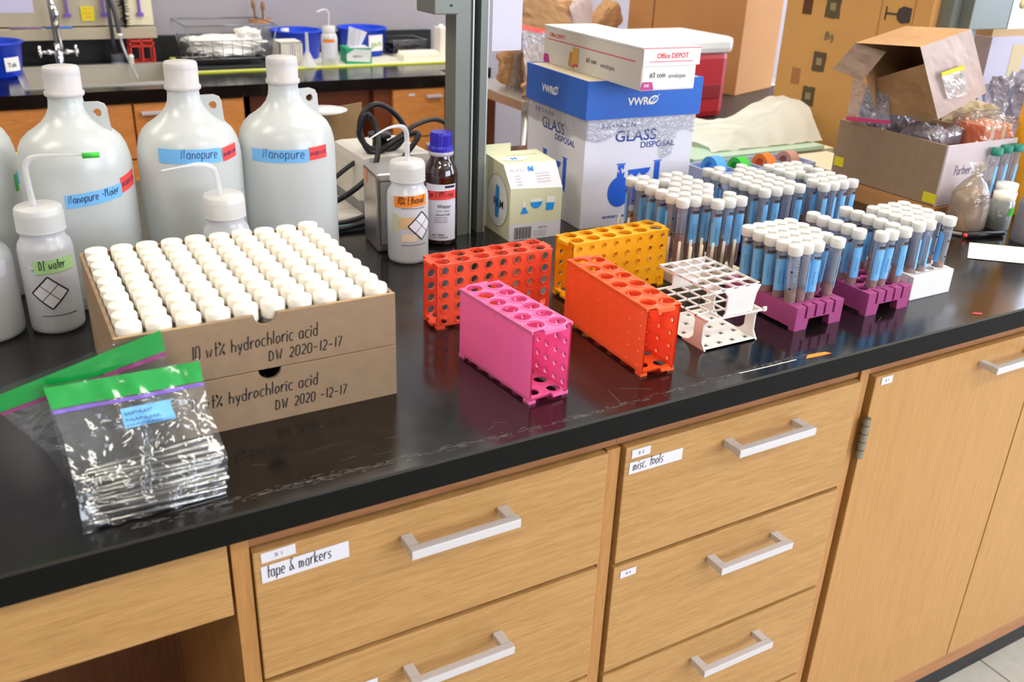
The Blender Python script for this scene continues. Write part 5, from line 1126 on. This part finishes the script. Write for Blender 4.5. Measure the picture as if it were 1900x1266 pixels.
m = MB(); m.hand(plane((0, -.0003, 0), (1, 0, 0), (0, 0, 1)), 'Partner Soils', .035, .060, .0105, INKB, wd=.0013, jit=.1, fit=.085); m.hand(plane((0, -.0003, 0), (1, 0, 0), (0, 0, 1)), 'Dec Soil', .138, .066, .0095, INKB, wd=.0012, fit=.055); m.build('marker_writing', r)
lp = plane((-.0003, Y, 0), (0, -1, 0), (0, 0, 1)); MB().rect(lp, .004, .022, .030, .042, TAPE_Y, 1, .0004).build('yellow_tape', r); MB().rect(lp, Y-.032, .004, Y-.001, .024, TAPE_Y, 1, .0004).build('yellow_tape', r)
r = root('paper_bag', 'large open brown paper bag tilted on top of the sample box', 'bag')
F = [Vector(p) for p in ((1.548, .43, 1.246), (1.686, .43, 1.275), (1.782, .43, 1.150), (1.648, .43, 1.105))]; Bk = [p+Vector((-.025, .13, -.008)) for p in F]; Bk[3] = Vector((1.600, .54, 1.10)); Bk[2] = Vector((1.76, .56, 1.13))
def quadgrid(m, a, b_, c_, d, mt, n=12, amp=.004, seed=0, off=Vector((0, 0, 0))):
    vs = []; fs = []; nn = (b_-a).cross(d-a).normalized()
    for i in range(n+1):
        for j in range(n+1):
            u, v = i/n, j/n; p = (a.lerp(b_, u)).lerp(d.lerp(c_, u), v); e = min(1, 8*min(u, 1-u, v, 1-v)); p = p+nn*(amp*e*(noise.noise((u*3+seed, v*3, seed))+.7*abs(noise.noise((u*7, v*5+seed, 2)))))+off; vs.append(p)
    for i in range(n):
        for j in range(n): k_ = i*(n+1)+j; fs.append((k_, k_+n+1, k_+n+2, k_+1))
    m.add(vs, fs, mt, False)
m = MB(); quadgrid(m, F[0], F[1], F[2], F[3], KRAFTL, 12, .004, 1); m.build('front_panel', r)  # paler than the sides: cool daylight on the front put into its colour
m = MB(); quadgrid(m, F[0], F[1], Bk[1], Bk[0], KRAFT, 10, .002, 3); quadgrid(m, F[3], F[2], Bk[2], Bk[3], KRAFT, 10, .002, 5); quadgrid(m, Bk[0], Bk[1], Bk[2], Bk[3], KRAFT, 10, .002, 6); quadgrid(m, F[1], Bk[1], Bk[2], F[2], KRAFT, 10, .002, 8); m.build('side_panels', r)
m = MB(); mid = (F[0]+F[3])/2; quadgrid(m, F[3], mid.lerp(F[0], .55), Bk[0].lerp(Bk[3], .5)+Vector((.03, 0, 0)), Bk[3], KRAFT, 8, .003, 2); quadgrid(m, Bk[0], Bk[0]+Vector((.02, -.06, -.01)), Bk[0]+Vector((-.02, -.05, -.065)), Bk[0]+Vector((-.04, .01, -.05)), mat('kraft_inside', '#7a6454', .9), 8, .004, 4); m.build('gusset', r)
r = root('zip_packet', 'small clear packet with yellow top resting against the paper bag', 'packet'); m = MB()
a, b_, c_, d = Vector((1.612, .421, 1.198)), Vector((1.676, .421, 1.210)), Vector((1.708, .421, 1.150)), Vector((1.650, .421, 1.146)); quadgrid(m, a, b_, c_, d, film('packet_film', '#f4f6f8', .25, .06, .2, '#e8eaee'), 10, .004, 9); m.build('film', r); m = MB(); quadgrid(m, a, b_, b_.lerp(c_, .14), a.lerp(d, .14), TAPE_Y, 6, .001, 9, Vector((0, -.001, 0))); m.build('yellow_top', r)
SB = mat('dark_soil_grey', '#5d534c', .9, var=.3, scale=60); SG = mat('soil_grey_tan', '#86786c', .9, var=.2, scale=60)
ZS = Z+.04
crumple('soil_bag', (1.665, .56, ZS+.07), (.048, .045, .060), film('grey_bag_film', '#c8c2c6', .30, .10, .15, '#978c92', bump=.5, bscale=18), 'grey soil-filled clear bag at back left of the sample box', 'bag', 5.5, .22, group='bags of soil in the sample box')
crumple('soil_bag', (1.668, .455, ZS+.002), (.050, .045, .065), MATS['grey_bag_film'], 'soil bag at the front left corner inside the sample box', 'bag', 1.5, .16, group='bags of soil in the sample box')
crumple('soil_bag', (1.668, .565, ZS+.002), (.050, .045, .045), SB, 'dark soil bag deep at back of the sample box', 'bag', 3.5, .12, group='bags of soil in the sample box')
o = MB(); o.add([(1.585, .60, 1.075), (1.60, .50, 1.085), (1.598, .52, 1.145), (1.582, .60, 1.165)], [(0, 1, 2, 3)], FILM2); o.add([(1.583, .60, 1.075), (1.598, .50, 1.085), (1.598, .50, 1.092), (1.583, .60, 1.083)], [(0, 1, 2, 3)], mat('pink_zip', '#d83a70', .4)); o = o.build('bag_flap'); tag(o, 'clear bag flap with pink zip hanging over box edge', 'bag')
o = MB(); quadgrid(o, Vector((1.625, .50, 1.125)), Vector((1.69, .47, 1.125)), Vector((1.70, .44, 1.112)), Vector((1.65, .46, 1.112)), TAPE_RED, 6, .003, 1); o = o.build('red_tag'); tag(o, 'red tag between soil bags and brown paper bag', 'tag')
PKT = mat('packet_cream', '#f0cba6', .6); PKO = mat('packet_orange', '#ff7a1e', .5)
for i in range(5):
    r = root('sample_packet', 'orange-edged sample packet, %s from left in the clear bag' % ORD[i], 'packet', (1.722+i*.018, .372, ZS+.078), group='orange-edged packets in clear bag'); m = MB(); m.box((0, 0, 0), (.014, .07, .064), PKT, bev=.002); m.build('packet_body', r)
    MB().box((-.0006, .002, .0), (.0035, .068, .0645), PKO).build('orange_edge', r); m = MB(); m.box((.001, -.0006, .01), (.013, .0, .02 if i % 2 else .055), PKO); m.build('orange_stripe', r)
crumple('soil_bag', (1.76, .41, ZS+.002), (.040, .032, .032), SG, 'tan bag under the orange packets in sample box', 'bag', 8.1, .1, group='bags of soil in the sample box')
crumple('clear_bag', (1.765, .405, ZS+.060), (.056, .042, .050), film('thin_clear_bag', '#f6f4f4', .92, .07, .07, '#e8dcd8', bump=.5, bscale=25), 'clear plastic bag wrapped around the orange-edged packets', 'bag', 2.9, .12)
# right edge: yellow produce box, bags, jars
r = root('yellow_box', 'yellow box printed with red tomatoes at the right photo edge', 'box', (1.832, .325, Z), .15); YB = mat('yellow_carton', '#eda51c', .5); m = MB(); m.box((0, 0, 0), (.14, .05, .295), YB, bev=.001); m.build('carton', r)
m = MB(); fp = plane((0, -.0005, 0), (1, 0, 0), (0, 0, 1)); sp_ = plane((-.0005, .05, 0), (0, -1, 0), (0, 0, 1)); TM = mat('tomato_red', '#d8401c', .4); LG = mat('leaf_green', '#4d8a2c', .5)
for u, v, s_ in ((.012, .265, .010), (.008, .205, .011), (.018, .185, .012), (.010, .160, .010), (.03, .23, .012), (.04, .2, .012)):
    m.add([fp(u+s_*cos(a), v+s_*sin(a), .0003) for a in [2*pi*i/14 for i in range(14)]], [list(range(14))], TM); m.add([fp(u+s_*.4*cos(a), v+s_*.6+s_*.35*sin(a), .0006) for a in [2*pi*i/10 for i in range(10)]], [list(range(10))], LG)
m.stroke(fp, [[(.004, .11), (.012, .06)]], .004, WP, .0006); m.build('tomato_print', r)
crumple('clear_bag', (2.10, .53, Z+.0), (.10, .06, .115), film('grey_bag2', '#dcdae4', .45, .13, .1, '#a8a4b4', bump=.9, bscale=30), 'grey clear bag heap behind the yellow box', 'bag', 4.2, .25)
crumple('beige_sack', (1.90, .53, Z+.0), (.045, .05, .095), mat('beige_bag', '#b5a68c', .8, bump=.3, bscale=60), 'beige sample sack right of the brown paper bag', 'sack', 7.2, .15)
r = root('stacked_boxes', 'white and brown shipping carton beyond the second steel post', 'box', (2.19, .72, Z)); MB().box((0, 0, 0), (.35, .25, .30), mat('pale_carton', '#bdb6c4', .7)).build('lower_carton', r); MB().box((.01, .01, .30), (.33, .23, .5), mat('tan_carton', '#b9976a', .8)).build('upper_carton', r); m = MB(); m.rect(plane((0, -.0005, 0), (1, 0, 0), (0, 0, 1)), .09, .2, .14, .28, mat('carton_label', '#c8b488', .7)); m.build('shipping_label', r)
# sand bag tied at the top
r = root('sand_bag', 'small clear bag of tan sand tied at the top', 'bag', (1.636, .312, Z)); m = MB()
def bagprof(prof, mt, n=40, amp=.06, seed=0):
    vs = []; fs = []; k_ = len(prof)
    for i in range(n):
        a = 2*pi*i/n
        for rx, z in prof:
            q = rx*(1+amp*noise.noise((cos(a)*1.5+seed, sin(a)*1.5, z*30))+amp*.8*abs(noise.noise((a*3, z*40, seed)))*(1 if z > .05 else .2)); vs.append((q*1.12*cos(a), q*.82*sin(a), z))
    for i in range(n):
        j = (i+1) % n
        for q in range(k_-1): fs.append((i*k_+q, j*k_+q, j*k_+q+1, i*k_+q+1))
    m.add(vs, fs, mt, True)
bagprof([(0, .001), (.034, .002), (.039, .008), (.039, .035), (.036, .060), (.026, .078), (0, .084)], SAND, amp=.03); m.build('sand', r)
m = MB(); bagprof([(.035, .001), (.0405, .008), (.0405, .036), (.039, .056), (.034, .075), (.022, .095), (.010, .106), (.007, .110), (.012, .120), (.018, .130)], film('sandbag_film', '#f6f0e8', .78, .06, .15, '#d8c8b4', bump=.3, bscale=40), amp=.12, seed=3); m.build('film', r)
m = MB(); mp = lambda u, v, e=0: Vector((u, -sqrt_(u, v)-e, v)); sqrt_ = lambda u, v: .82*.046*math.sqrt(max(0, 1-(u/.05)**2))*(1 if v < .06 else 1-(v-.06)*11)
m.hand(mp, 'Control', -.026, .072, .006, INK, wd=.0009, e=.003, track=.85); m.hand(mp, 'for D mix', -.030, .060, .0055, INK, wd=.0009, e=.003, track=.8); m.build('marker_writing', r)
MB().tube(smooth_path([(-.006, -.004, .108), (.006, -.008, .110), (.008, .004, .110), (-.006, .004, .108), (-.012, -.006, .114), (-.016, -.01, .124)]), .0016, WHITE, 6).build('tie', r)
# jars, green-capped tubes, grey bottle
def jar(x, y, label, R0, h, fillc, hl):
    r = root('sample_jar', label, 'jar', (x, y, Z)); m = MB(); m.lathe([(R0-.002, 0), (R0, .003), (R0, h-.016), (R0*.8, h-.010), (R0*.8, h-.004)], VIALG, 24); m.build('jar_body', r)
    m = MB(); m.lathe([(R0-.004, .0015), (R0-.0015, .004), (R0-.0015, hl), (0, hl)], fillc, 20); m.build('contents', r); MB().lathe([(R0*.9, h-.014), (R0*.92, h-.012), (R0*.92, h), (0, h)], CAPV, 24).build('lid', r)
    m = MB(); m.rect(cyl(0, 0, R0+.0003, -1.9, h*.42), 0, 0, R0*.8, h*.22, TAPE_GR, 5, .0003); m.build('green_label', r)
OLIVE = mat('olive_liquid', '#8a8a1c', .3); DKB = mat('dark_brown_liquid', '#2e2418', .3)
jar(1.711, .292, 'short jar of dark liquid with bright green label beside sand bag', .022, .072, DKB, .026)
jar(1.760, .322, 'second short jar with yellow-green liquid behind the green-labelled jar', .022, .078, OLIVE, .045)
jar(1.792, .275, 'third short jar at the right photo edge behind the grey bottle', .022, .078, OLIVE, .04)
TG = mat('teal_cap', '#0f7a66', .45)
for i, (x, y, h) in enumerate(((1.735, .346, .145), (1.776, .352, .146), (1.800, .346, .148))):
    r = root('culture_tube', 'green-capped tube, %s of the three beside the sample box' % ('leftmost', 'middle', 'rightmost')[i], 'tube', (x, y, Z), group='green-capped tubes at the right edge'); m = MB(); m.lathe([(.002, 0), (.0085, .012), (.0085, h-.012)], TUBE, 18, caps=False); m.build('tube_body', r)
    MB().lathe([(.0108, h-.014), (.011, h-.012), (.011, h), (0, h)], TG, 18).build('cap', r); m = MB(); m.rect(cyl(0, 0, .0088, -2.1, .05), 0, 0, .011, .06, TAPE_BLUE, 6, .0002); m.build('tape_label', r); m = MB(); m.lathe([(.001, .001), (.0078, .0125), (.0078, .05), (0, .05)], OLIVE, 14); m.build('contents', r)
r = root('grey_bottle', 'grey cloudy bottle with blue label at the right photo edge', 'bottle', (1.690, .212, Z)); m = MB(); m.lathe([(.029, 0), (.031, .004), (.031, .072), (.027, .082), (.017, .087), (.016, .09)], milky('grey_cloudy', '#8f8b90', .4, .1), 32); m.build('bottle_body', r); MB().lathe([(.0185, .088), (.0185, .112), (0, .112)], CAPV, 24).build('cap', r); m = MB(); mp = cyl(0, 0, .0313, -2.35, .042); m.rect(mp, 0, 0, .04, .022, TAPE_BLUE, 10, .0003)
m.hand(mp, 'soil mix', .004, .008, .005, INKB, e=.0006, track=.7); m.build('blue_label', r)
m = MB(); m.add([(1.571, .250, Z+.0012), (1.487, .193, Z+.0012), (1.558, .131, Z+.0012), (1.74, .10, Z+.0012), (1.80, .17, Z+.0012), (1.655, .178, Z+.0012)], [(0, 1, 2, 5), (5, 2, 3, 4)], mat('cream_sheet', '#e9e3d2', .8)); m.box((1.60, .14, Z), (1.7, .17, Z+.001), MATS['cream_sheet']); o = m.build('paper_sheet'); tag(o, 'cream paper sheet lying on the worktop at the right edge', 'paper')
r = root('marker_pen', 'black marker pen with red tip lying before the jars', 'pen'); MB().tube([(1.590, .272, Z+.006), (1.672, .252, Z+.006)], .0055, BLACK, 10).build('barrel', r); MB().tube([(1.585, .2735, Z+.006), (1.590, .272, Z+.006)], .004, TAPE_RED, 8).build('tip', r)
o = MB().tube([(1.575, .315, Z+.004), (1.592, .283, Z+.004)], .0035, mat('grey_pen', '#8a8580', .4), 8).build('pen'); tag(o, 'short grey pen beside the tied sand bag', 'pen')
r = root('graduated_cylinder', 'tilted grey-white plastic cylinder with black letters at left edge', 'cylinder', (-.02, .93, Z)); m = MB(); m.tube([(.075, .0, .0), (-.005, 0, .28)], .0145, milky('cyl_grey', '#b9b7cc', .3), 18); m.build('cylinder_body', r); MB().tube([(.0085, 0, .232), (-.008, 0, .29)], .0152, mat('dark_violet', '#4a4560', .5), 18).build('dark_band', r)
m = MB(); m.hand(plane((.032, -.0155, .12), (.3, 0, .95), (-.95, 0, .3)), 'ALCO', 0, -.006, .010, INKB, wd=.0014); m.build('lettering', r)
o = MB().box((-.055, .82, Z), (.045, .90, Z+.155), TAPE_Y).build('yellow_carton'); tag(o, 'yellow edged carton just visible behind the leftmost jugs', 'box')
